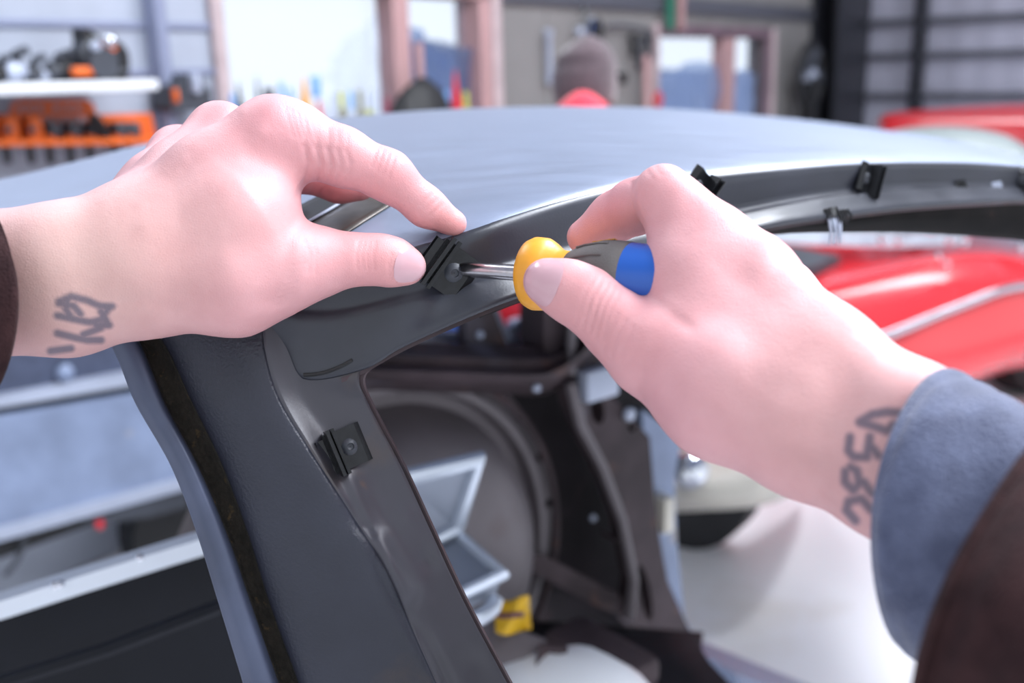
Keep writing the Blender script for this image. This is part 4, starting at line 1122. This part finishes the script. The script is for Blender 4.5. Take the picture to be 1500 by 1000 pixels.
# cream car nose below it
ncar = thing('cream_car', P(1040, 740, 3.1)*V3([1, 1, 0]), 'cream car nose with round chrome headlamp below the red car', 'car')
rowsN = [([(950, 655), (985, 652), (1060, 652), (1120, 662), (1160, 682), (1180, 700)], (3.4, 3.38, 3.35, 3.35, 3.5, 3.65)),
         ([(950, 668), (985, 668), (1060, 666), (1130, 674), (1165, 694), (1182, 706)], (3.2, 3.15, 3.05, 3.1, 3.3, 3.6)),
         ([(950, 694), (985, 695), (1060, 695), (1135, 696), (1168, 704), (1184, 713)], (3.2, 2.95, 2.87, 2.93, 3.15, 3.5)),
         ([(950, 737), (985, 738), (1060, 742), (1125, 735), (1164, 722), (1180, 718)], (3.2, 2.95, 2.87, 2.95, 3.2, 3.5)),
         ([(950, 750), (985, 750), (1060, 746), (1120, 738), (1160, 722), (1178, 716)], (3.5, 3.3, 3.2, 3.25, 3.4, 3.7))]
patch('nose', [[(x, y, d) for (x, y), d in zip(r, ds)] for r, ds in rowsN], MT['cream'], ncar, 7, 7, .006, 180)
MB().lathe(P(1010, 688, 2.86), -_f*.9 + UZ*.2 - RT*.2, [(-.05, .05), (0, .055), (.012, .052), (.02, .044), (.03, .03), (.034, .004)], 24).build('headlamp', MT['chrome'], ncar)
c = P(992, 742, 3.35); MB().lathe(V3([c[0], c[1], .24]), unit(V3([.6, .8, 0])), [(0, .1), (0, .18), (.02, .24), (.14, .24), (.16, .2)], 28).build('wheel', MT['blackmatte'], ncar)
# red vehicle panel and pale roof behind on the right
rh_ = thing('red_vehicle', P(1430, 300, 5.2)*V3([1, 1, 0]), 'red vehicle with long flat top panel by the metal wall', 'vehicle')
MT['deepred'] = pbr('deep_red_paint', '#9a1019', .3, 0, coat=.4)
rowsH = [[(1288, 180, 5.6), (1310, 172, 5.5), (1380, 163, 5.4), (1500, 156, 5.3), (1700, 150, 5.2)], [(1284, 176, 5.2), (1305, 165, 5.1), (1380, 159, 5.0), (1500, 153, 4.9), (1700, 148, 4.8)],
         [(1286, 186, 5.0), (1305, 182, 4.9), (1380, 182, 4.8), (1500, 186, 4.7), (1700, 190, 4.6)], [(1290, 240, 5.0), (1310, 240, 4.9), (1380, 240, 4.8), (1500, 245, 4.7), (1700, 250, 4.6)]]
patch('top_panel', rowsH, MT['deepred'], rh_, 6, 6, .01, 50)
MT['palegreen'] = pbr('pale_grey_green_paint', '#6c7474', .4, 0)
rowsP = [[(1290, 196, 3.3), (1330, 187, 3.2), (1400, 185, 3.1), (1460, 194, 3.0), (1500, 212, 2.95), (1580, 260, 2.9)], [(1300, 205, 3.0), (1340, 203, 2.9), (1410, 204, 2.8), (1470, 214, 2.75), (1510, 232, 2.7), (1580, 275, 2.7)],
         [(1300, 280, 2.9), (1340, 280, 2.8), (1410, 280, 2.7), (1470, 285, 2.65), (1510, 290, 2.6), (1580, 310, 2.6)]]
tag(patch('car_roof', rowsP, MT['palegreen'], None, 6, 6, .006, 180), 'pale grey green car roof in front of the red vehicle', 'car roof')
# things behind the far quarter window
for x, y, d, wx, wz, m, lb in ((767, 452, 2.6, .05, .05, 'redmatte', 'red plastic bin behind the far window, beside the blue one'), (678, 474, 2.6, .03, .035, 'redmatte', 'small red box left of the rusty window bracket'),
                               (661, 479, 2.55, .022, .03, 'blue', 'small blue box beside the small red box'), (790, 484, 2.5, .06, .03, 'bluecloth', 'blue grey folded tarp in the far window')):
    tag(MB().box(P(x, y, d), U*wx, XV*.06, UZ*wz, .012).build('storage_box', MT[m]), lb, 'box')
    c = P(x, y, d)
tbl = thing('work_table', P(740, 560, 2.6)*V3([1, 1, 0]), 'low dark work table standing beyond the far quarter window', 'table')
zt_ = P(740, 497, 2.6)[2]; c = P(730, 500, 2.6)*V3([1, 1, 0])
MB().box(c + UZ*(zt_ - .02), U*.45, XV*.25, UZ*.02, .005).build('table_top', MT['darkgrey'], tbl)
for a in (-1, 1):
    for b_ in (-1, 1): MB().box(c + U*.4*a + XV*.2*b_ + UZ*(zt_ - .04)/2, U*.02, XV*.02, UZ*(zt_ - .04)/2).build('leg', MT['darkgrey'], tbl)

# ------------------------------------------------------------------ second person beyond the roof
hc = P(858, 104, 3.2); px2 = thing('person', (hc[0], hc[1], 0), 'person in brown beanie and red jacket facing away, beyond the roof', 'person')
def at2(x, y, z): return V3([hc[0] + x, hc[1] + y, z])
hz = hc[2]
def b2(chs, k=(.03, .03), h=.011):
    B = Body(h); B.group([[(at2(*p[:3]), p[3]) for p in ch] for ch in chs], k); return B
legs = [[(-.10, 0, hz-.72, .10), (-.11, .02, hz-1.1, .065), (-.11, -.02, .09, .045)], [(.10, 0, hz-.72, .10), (.11, .02, hz-1.1, .065), (.11, -.02, .09, .045)]]
torso = [[(0, 0, hz-.70, .13), (0, .01, hz-.5, .125), (0, .0, hz-.30, .13)], [(-.17, 0, hz-.27, .06), (0, -.01, hz-.24, .085), (.17, 0, hz-.27, .06)]]
arms = [[(-.19, 0, hz-.27, .055), (-.24, .03, hz-.52, .045), (-.20, .2, hz-.66, .036), (-.16, .3, hz-.64, .03)], [(.19, 0, hz-.27, .055), (.25, .03, hz-.52, .045), (.20, .2, hz-.66, .036), (.16, .3, hz-.64, .03)]]
feet = [[(-.11, -.03, .06, .045), (-.11, .14, .04, .035)], [(.11, -.03, .06, .045), (.11, .14, .04, .035)]]
head = [[(0, -.01, hz-.24, .058), (0, .0, hz-.12, .055)], [(0, -.005, hz+.0, .082), (-.012, .02, hz-.07, .07)], [(-.015, .085, hz-.05, .016), (-.015, .10, hz-.06, .012)], [(-.08, .0, hz-.045, .02), (-.085, .0, hz-.06, .014)], [(.08, .0, hz-.045, .02), (.085, .0, hz-.06, .014)]]
fing = [[(s*.16, .3, hz-.64, .028), (s*.13 + s*.012*i, .39, hz-.655 + .002*i, .009)] for s in (-1, 1) for i in range(4)] + [[(s*.16, .3, hz-.64, .022), (s*.10, .34, hz-.62, .010)] for s in (-1, 1)]
B = Body(.009)
for ch in (legs + torso + arms + feet + head + fing): B.group([[(at2(*p[:3]), p[3]) for p in ch]], (.02, .02))
V, Fc = B.mesh(); bo = mk('body', relax(V, Fc, 2), Fc, MT['skin'], px2, True, 180)
at_ = bo.data.color_attributes.new('tint', 'FLOAT_COLOR', 'POINT'); at_.data.foreach_set('color', np.tile(np.array(srgb('#c9968c')), (len(V), 1)).astype(np.float32).ravel())
def grow(chs, g): return [[(x, y, z, r + g) for x, y, z, r in ch] for ch in chs]
def wear(name, chs, mat, g, h=.01):
    B = Body(h)
    for ch in grow(chs, g): B.group([[(at2(*p[:3]), p[3]) for p in ch]], (.03, .03))
    V, Fc = B.mesh(); mk(name, relax(V, Fc, 2), Fc, mat, px2, True, 180)
wear('jacket', torso + [a[:3] for a in arms] + [[(-.06, -.105, hz-.135, .032), (-.02, -.115, hz-.118, .036), (.02, -.105, hz-.135, .03)], [(-.05, -.07, hz-.165, .03), (0, -.085, hz-.150, .036), (.05, -.07, hz-.165, .03)]], MT['redcloth'], .018)
wear('trousers', [[l[0], l[1], (l[2][0], l[2][1], .12, .05)] for l in legs], MT['darkcloth'], .015)
wear('shoe', [feet[0]], MT['blackmatte'], .012); wear('shoe', [feet[1]], MT['blackmatte'], .012)
# beanie: ribbed dome with a slouching fold
secs = []
for i in range(19):
    v = math.sin(i/18*PI/2); z = hz - .105 + .205*v
    r = (.101*max(0, 1 - ((v-.42)/.58)**2)**.5 if v > .42 else .101*(1 - .10*((.42-v)/.42)**2))
    r = max(r, .006); r = r*(1.02 if v < .32 else 1)
    ring = []
    for j in range(64):
        q = 2*PI*j/64
        k = 1 + .012*math.cos(26*q) + .03*math.sin(2*q + 3*v) - .10*math.exp(-((v-.58)/.07)**2)*max(0, math.cos(q - 3.9)) + .05*math.exp(-((v-.72)/.1)**2)*max(0, math.cos(q - 3.9))
        ring.append(at2(r*k*.98*math.cos(q) - .004 + .02*max(0, v-.5), r*k*1.06*math.sin(q), z - .012*math.sin(q)))
    secs.append(ring)
MB().loft(secs).build('beanie', MT['knit'], px2, angle=180)

# ------------------------------------------------------------------ things on and along the back wall
def W(x, y, off): t, z = wp(x, y, off); return wat(t, z, off)
# shelf board with brackets
sh = thing('tool_shelf', W(100, 135, .2), 'long white wall shelf board carrying dark power tools', 'shelf')
t0, t1 = wp(-260, 126, .34)[0], wp(234, 126, .34)[0]; zs = wp(150, 118, .34)[1]; zb_ = wp(150, 135, .34)[1]
wbox(MB(), t0, t1, zb_, zs, .03, .34, .006).build('board', MT['white'], sh)
for x in (-60,):
    t = wp(x, 126, .2)[0]
    MB().prism([wat(t, zb_, .03), wat(t, zb_, .3), wat(t, zb_ - .03, .3), wat(t, zb_ - .09, .06), wat(t, zb_ - .09, .03)], WD*.012).build('bracket', MT['white'], sh, angle=20)
def sc_of(x, y, off): return wscale(x, y, off)
# mitre-saw like power tool on the shelf
ms = thing('mitre_saw', wat(wp(150, 118, .2)[0], zs, .2), 'black and orange mitre saw on the white shelf', 'power tool')
def mp(x, y, off=.2): return W(x, y, off)
MB().prism([mp(100, 117), mp(185, 117), mp(188, 108), mp(170, 100), mp(120, 100), mp(98, 110)], WN*-.12).build('base', MT['blackmatte'], ms, angle=20)
MB().lathe(mp(150, 85, .26), -WN, [(0, .035), (.01, .06), (.05, .064), (.08, .055)], 24).build('motor', MT['darkgrey'], ms)
MB().prism([mp(122, 40, .25), mp(132, 43, .25), mp(152, 58, .25), mp(160, 80, .25), mp(140, 92, .25), mp(126, 72, .25)], WN*-.06).build('blade_guard', MT['blackmatte'], ms, angle=20)
MB().prism([mp(142, 64, .27), mp(165, 58, .27), mp(172, 72, .27), mp(150, 86, .27)], WN*-.05).build('motor_cap', MT['orange'], ms, angle=20, label='orange motor cap')
MB().lathe(mp(158, 60, .28), WN, [(0, .018), (.012, .02), (.022, .014), (.026, .004)], 16).build('knob', MT['chrome'], ms)
MB().lathe(mp(138, 68, .28), WN, [(0, .014), (.012, .016), (.02, .008)], 16).build('knob', MT['lightgrey'], ms)
MB().tube(crom([mp(160, 62, .2), mp(178, 78, .2), mp(180, 108, .2)], 4), .02, 10).build('arm', MT['blackmatte'], ms)
MB().box(mp(130, 104, .28), WD*.05, WN*.012, UZ*.012, .004).build('label_plate', MT['orange'], ms)
MB().tube([mp(150, 112, .25), mp(186, 102, .25)], .006, 8).build('lever', MT['darkgrey'], ms)
b = MB().lathe(mp(152, 93, .29), WN, [(0, .045), (.006, .045)], 24); b.build('saw_blade', MT['darkgrey'], ms)
# dark parts and tools lying left of it
for x, y, r, h_, mat, lb in ((100, 100, .05, .09, 'blackmatte', 'black corded drill lying beside the mitre saw'), (82, 104, .045, .07, 'darkgrey', 'grey motor housing lying on the shelf'), (65, 110, .03, .05, 'lightgrey', 'small pale can standing on the shelf'),
                            (48, 108, .04, .06, 'darkgrey', 'dark grinder body lying on the shelf'), (22, 104, .05, .08, 'lightgrey', 'pale grey gearbox casing on the shelf'), (-2, 106, .04, .07, 'blackmatte', 'black battery at the left end of the shelf')):
    o = thing('power_tool' if mat != 'lightgrey' else 'casing', wat(wp(x, 118, .2)[0], zs, .2), lb, 'tool')
    c = wat(wp(x, 118, .2)[0], zs, .2); h_ *= .42; r *= .8
    MB().lathe(c + UZ*r*.8 - WD*h_, WD + WN*.3, [(0, r*.4), (.01, r*.75), (h_*.8, r*.8), (h_*1.4, r*.6), (h_*1.9, r*.35)], 16).build('body', MT[mat], o)
    MB().tube([c + UZ*r*.8, c + UZ*(r*1.9) + WN*.03, c + UZ*(r*2.1) + WD*.04], r*.35, 8).build('grip', MT['darkgrey'], o)
# orange tool rack below the shelf
rk = thing('tool_rack', W(110, 205, .05), 'orange steel tool rack mounted under the white shelf', 'rack')
pts = [(-120, 170), (14, 167), (18, 150), (28, 146), (128, 146), (138, 152), (142, 168), (222, 166), (230, 206), (-120, 212)]
holes = [[(x - 5, y - 4), (x + 5, y - 4), (x + 5, y + 5), (x - 5, y + 5)] for x, y in ((30, 158), (44, 158), (58, 158), (84, 158), (100, 158), (114, 158), (62, 174), (76, 174), (92, 174), (106, 174), (120, 174))]
MB().prism([W(x, y, .05) for x, y in pts], WN*-.004, [[W(x, y, .05) for x, y in h] for h in holes]).build('back_sheet', MT['orange'], rk, angle=20)
MB().prism([W(x, y, .05) for x, y in ((-120, 206), (230, 200), (230, 208), (-120, 214))], WN*.14).build('tray', MT['orange'], rk, angle=20)
rtl = [(12, 'orange', 'orange tool holder at the left end of the rack'), (47, 'orange', 'orange and white tool clipped in the rack'), (75, 'darkgrey', 'first dark tool with orange collar in the rack, beside the orange white one'), (105, 'darkgrey', 'second dark tool with orange collar from the left'),
       (134, 'darkgrey', 'third dark tool with orange collar from the left'), (172, 'darkgrey', 'fourth dark tool with orange collar, right of the black strap'), (191, 'darkgrey', 'last dark tool with orange collar at the right end of the rack')]
for x, m, lb in rtl:
    o = thing('hand_tool', W(x, 204, .12), lb, 'tool', 'tools hanging in the orange rack')
    k = sc_of(x, 195, .12)
    MB().box(W(x, 190, .12), WD*10*k, WN*.03, UZ*(11 if m == 'darkgrey' else 20)*k, .008).build('body', MT[m], o)
    MB().lathe(W(x, 208, .13), UZ, [(0, 5*k), (2*k, 9*k), (8*k, 9.5*k), (11*k, 7*k)], 16).build('collar', MT['orange'], o, label='orange collar')
    MB().lathe(W(x, 240, .13), UZ, [(0, 4*k), (4*k, 5.5*k), (28*k, 5*k), (33*k, 4*k)], 12).build('handle', MT['blackmatte'], o)
    if m == 'orange': MB().box(W(x, 190, .158), WD*6*k, WN*.004, UZ*4*k, .001).build('window', MT['darkgrey'], o)
st = MB().tube(crom([W(130, 172, .16), W(142, 176, .17), W(154, 196, .17), W(160, 214, .16)], 5), .014, 8).build('strap', MT['blackmatte']); tag(st, 'black strap hanging over the orange tool rack', 'strap')
# charger box on the wall
ch = thing('battery_charger', W(280, 160, .06), 'dark grey tool charger box hanging on the white wall', 'charger')
k = sc_of(280, 140, .08)
MB().prism([W(x, y, .12) for x, y in ((250, 126), (262, 122), (268, 108), (294, 108), (300, 124), (308, 130), (311, 156), (304, 163), (254, 163), (250, 156))], WN*-.1).build('case', MT['darkgrey'], ch, angle=20)
MB().box(W(285, 122, .13), WD*6*k, WN*.02, UZ*14*k, .006).build('grip', MT['lightgrey'], ch)
MB().box(W(252, 140, .11), WD*3*k, WN*.03, UZ*10*k, .006).build('latch', MT['orange'], ch, label='orange side latch')
# bottles and cans on the sill of the first window
def bottle(x, ytop, wpx, body, cap, label, yb=176, kind='can', off=.09, tilt=0.0):
    k = sc_of(x, 150, off); zb = z1b + .001; c = wat(wp(x, 150, off)[0], zb, off); h = max(.05, W(x, ytop, off)[2] - zb); r = wpx*k/2
    o = thing('spray_can' if kind == 'can' else 'bottle', c, label, 'can' if kind == 'can' else 'bottle', 'bottles and cans on the window sill')
    if kind == 'cone':
        MB().lathe(c, UZ, [(0, r*.96), (.004, r), (h*.62, r), (h*.7, r*.8)], 20).build('body', MT[body], o)
        MB().lathe(c + UZ*h*.69, UZ, [(0, r*.78), (h*.16, r*.42), (h*.31, r*.1)], 16).build('cap', MT[cap], o)
    elif kind == 'trigger':
        MB().lathe(c, UZ, [(0, r*.96), (.004, r), (h*.5, r), (h*.66, r*.45), (h*.74, r*.35)], 20).build('body', MT[body], o)
        MB().box(c + UZ*h*.87 - WD*r*.5, WD*r*1.0, WN*r*.35, UZ*h*.1, .004).build('trigger', MT[cap], o)
    else:
        MB().lathe(c, UZ, [(0, r*.96), (.004, r), (h*.74, r), (h*.80, r*.6)], 20).build('body', MT[body], o)
        MB().lathe(c + UZ*h*.79, UZ, [(0, r*.62), (h*.19, r*.58), (h*.21, r*.4)], 16).build('cap', MT[cap], o)
        MB().lathe(c + UZ*h*.25, UZ, [(0, r*1.01), (h*.3, r*1.01)], 20).build('sleeve_label', MT['white' if body != 'white' else 'bluecloth'], o)
MT['green'] = pbr('green_plastic', '#2f7560', .5); MT['paleblue'] = pbr('pale_blue_plastic', '#6f9fd6', .45); MT['palewhite'] = pbr('frosted_plastic', '#b3bccd', .4)
MT['maroon'] = pbr('maroon_plastic', '#7d3046', .5); MT['yellowgreen'] = pbr('pale_yellow_green_plastic', '#b3b64a', .5); MT['olive'] = pbr('olive_can', '#7d7a62', .5)
for a in ((341, 136, 12, 'palewhite', 'paleblue', 'slim frosted can at the left end of the window sill', 176, 'can'), (351, 120, 17, 'green', 'blackmatte', 'green bottle with black pointed cap on the sill', 176, 'cone'),
          (379, 112, 12, 'maroon', 'darkgrey', 'maroon can with thin dark nozzle on the sill', 176, 'cone'), (398, 124, 16, 'palewhite', 'darkgrey', 'white trigger bottle with dark spray head on the sill', 176, 'trigger'),
          (414, 120, 14, 'redmatte', 'paleblue', 'red can with pale blue cap on the sill', 176, 'can'), (427, 128, 12, 'paleblue', 'paleblue', 'pale blue plain can on the sill', 176, 'can'), (447, 110, 20, 'yellow', 'yellow', 'yellow squeeze bottle with pointed cap on the sill', 176, 'cone'),
          (467, 106, 15, 'redmatte', 'paleblue', 'red bottle with light blue trigger head on the sill', 176, 'trigger'), (487, 134, 14, 'palewhite', 'palewhite', 'white plain bottle right of the blue trigger bottle', 176, 'can'),
          (500, 132, 13, 'olive', 'yellowgreen', 'olive can with yellow cap on the sill', 176, 'can'), (514, 134, 13, 'palewhite', 'paleblue', 'white can with pale blue cap on the sill', 176, 'can'), (527, 132, 13, 'olive', 'olive', 'plain olive can on the sill', 176, 'can'),
          (540, 136, 11, 'yellowgreen', 'palewhite', 'yellow green bottle with white cap on the sill', 176, 'can'), (551, 130, 12, 'palewhite', 'palewhite', 'tall frosted bottle near the window mullion', 176, 'can'), (566, 142, 14, 'maroon', 'maroon', 'maroon jar in front of the window mullion', 176, 'can'),
          (655, 132, 11, 'paleblue', 'paleblue', 'light blue bottle beside the black bag', 176, 'can'), (668, 102, 17, 'redmatte', 'redmatte', 'red bottle with slim neck on the sill', 176, 'cone'), (682, 134, 13, 'yellowgreen', 'yellowgreen', 'yellow green small can right of the red bottle', 176, 'can')):
    bottle(*a)
# black bag
bc = wat(wp(620, 150, .1)[0], z1b, .1); k = sc_of(620, 150, .1); secs = []
for i in range(9):
    v = i/8; rz_ = (W(620, 113, .1)[2] - z1b)*v; rr_ = (62*k*(1 - .08*math.sin(8*v)))*math.sqrt(max(.02, 1 - (v**3)))
    secs.append([bc + UZ*rz_ + (WD*math.cos(q)*1.05 + WN*.45*math.sin(q))*rr_*(1 + .09*math.sin(3*q + 5*v) + .05*math.sin(7*q - 6*v)) for q in np.linspace(0, 2*PI, 28, endpoint=False)])
tag(MB().loft(secs).build('bag', MT['blackmatte'], None, angle=180), 'crumpled black bag standing on the window sill', 'bag')
# timber lath leaning in the narrow pane
tag(wbox(MB(), wp(617, 90)[0], wp(626, 90)[0], z1b, wp(620, 62)[1], -.04, -.02, .002).build('lath', MT['wood']), 'thin wooden lath leaning in the narrow window pane', 'lath')
# tools hanging on the beige wall
def hang(name, x0, y0, x1, y1, mat, label, cat, off=.03):
    b = MB(); c0, c1 = W(x0, y0, off), W(x1, y1, off); k = sc_of(x0, y0, off); a = unit(c1 - c0)
    s = np.cross(a, WN); o = thing(name, c1, label, cat)
    MB().prism([c0 - s*3*k, c0 + s*3*k, c1 + s*4*k, c1 - s*4*k], WN*.02).build('shank', MT[mat], o, angle=20)
    jaw = [c0 + (s*math.cos(q) + a*math.sin(q))*7*k for q in np.linspace(-.9, PI + .9, 14)] + [c0 + (s*math.cos(q) + a*math.sin(q))*3.5*k for q in np.linspace(PI + .7, -.7, 10)]
    MB().prism(jaw, WN*.02).build('jaw', MT[mat], o, angle=20)
    MB().lathe(c1, WN, [(0, 6*k), (.02, 6*k), (.02, 3*k), (.0, 3*k)], 16).build('ring_end', MT[mat], o)
    return o
hang('wrench', 801, 48, 803, 118, 'lightgrey', 'long grey wrench hanging on the beige wall left of the person', 'wrench')
hang('pliers', 938, 58, 936, 95, 'darkgrey', 'dark pliers hanging right of the cable coil', 'pliers'); hang('wrench', 950, 56, 951, 84, 'darkgrey', 'short dark wrench hanging near the second window', 'wrench')
hang('hammer', 924, 55, 926, 78, 'blackmatte', 'black short handled hammer hanging on the wall', 'hammer')
co = thing('cable_coil', W(870, 60, .06), 'coil of black and blue cable hanging on the beige wall', 'coil'); k = sc_of(870, 50, .06)
for i, (m, r_, o_) in enumerate((('lightgrey', 19, .03), ('blackmatte', 16, .05), ('blackmatte', 12, .07), ('blue', 14, .09), ('blackmatte', 9, .10), ('blackmatte', 17, .10))):
    c = W(868 + i*1.5, 47, o_)
    MB().tube([c + (WD*.62*math.cos(q) + UZ*math.sin(q))*r_*k for q in np.linspace(0, 2*PI, 25)], 3.2*k, 8, False).build('loop', MT[m], co)
MB().lathe(W(846, 46, .04), WN, [(0, 6*k), (.03, 6*k), (.04, 3*k)], 16).build('reel', MT['lightgrey'], co)
MB().tube([W(856, 0, .03), W(858, 30, .05)], 1.6*k, 6).build('hanging_cord', MT['darkgrey'], co)
tag(MB().tube(crom([W(890, 40, .03), W(905, 36, .04), W(930, 40, .04), W(956, 46, .03)], 5), .011, 8).build('pipe', MT['girt']), 'dark curved pipe fixed across the wall between the coil and second window', 'pipe')
tag(wbox(MB(), wp(966, 20)[0], wp(971, 20)[0], wp(968, 44)[1], wp(968, -60)[1], .04, .08, .004).build('green_pipe', MT['green']), 'green upright pipe above the second window', 'pipe')
tag(wbox(MB(), wp(981, 20)[0], wp(986, 20)[0], wp(983, 44)[1], wp(983, -60)[1], .04, .08, .004).build('brown_pipe', MT['wood']), 'brown upright pipe above the second window, beside the green one', 'pipe')
tag(MB().tube([W(946, 82, .05), W(948, 170, .12)], .022, 8).build('broom_stick', MT['wood']), 'brown wooden broom stick leaning at the wall beside the window', 'stick')
gr_ = thing('air_gun', W(906, 120, .05), 'black air gun hanging right of the person in the beanie', 'tool'); k = sc_of(908, 112, .05)
MB().box(W(908, 110, .05), WD*9*k, WN*.03, UZ*4*k, .006).build('barrel', MT['blackmatte'], gr_); MB().box(W(913, 116, .05), WD*3*k, WN*.02, UZ*7*k, .006).build('grip', MT['blackmatte'], gr_)
c = W(964, 146, .1); k = sc_of(964, 146, .1)
tag(MB().tube([c + (WD*math.cos(q) + UZ*math.sin(q))*9*k for q in np.linspace(0, 2*PI, 25)], 3*k, 8, False).build('hose_ring', MT['redmatte']), 'red hose ring hanging under the second window edge', 'hose')
# round dark fan by the corner
fa = thing('round_fan', W(1187, 165, .15), 'large dark round fan standing near the corner column', 'fan'); k = sc_of(1187, 115, .15)
fc_ = W(1187, 112, .15)
MB().tube([fc_ + (WD*math.cos(q) + UZ*math.sin(q))*46*k for q in np.linspace(0, 2*PI, 40)], 5*k, 8, False).build('rim', MT['blackmatte'], fa)
for q in np.linspace(0, 2*PI, 5, endpoint=False):
    a = WD*math.cos(q) + UZ*math.sin(q); s = np.cross(a, WN)
    MB().prism([fc_ + a*8*k - s*4*k, fc_ + a*42*k - s*12*k, fc_ + a*42*k + s*10*k + WN*.04, fc_ + a*8*k + s*4*k + WN*.02], -WN*.006).build('blade', MT['darkgrey'], fa, angle=20)
MB().lathe(fc_, WN, [(-.04, 12*k), (.03, 12*k), (.05, 6*k)], 20).build('hub', MT['lightgrey'], fa)
MB().box(fc_ - UZ*(fc_[2]/2), WD*.05, WN*.05, UZ*fc_[2]/2).build('stand', MT['blackmatte'], fa)
MB().box(V3([fc_[0], fc_[1], .03]), WD*.3, WN*.1, UZ*.03, .01).build('foot', MT['blackmatte'], fa)
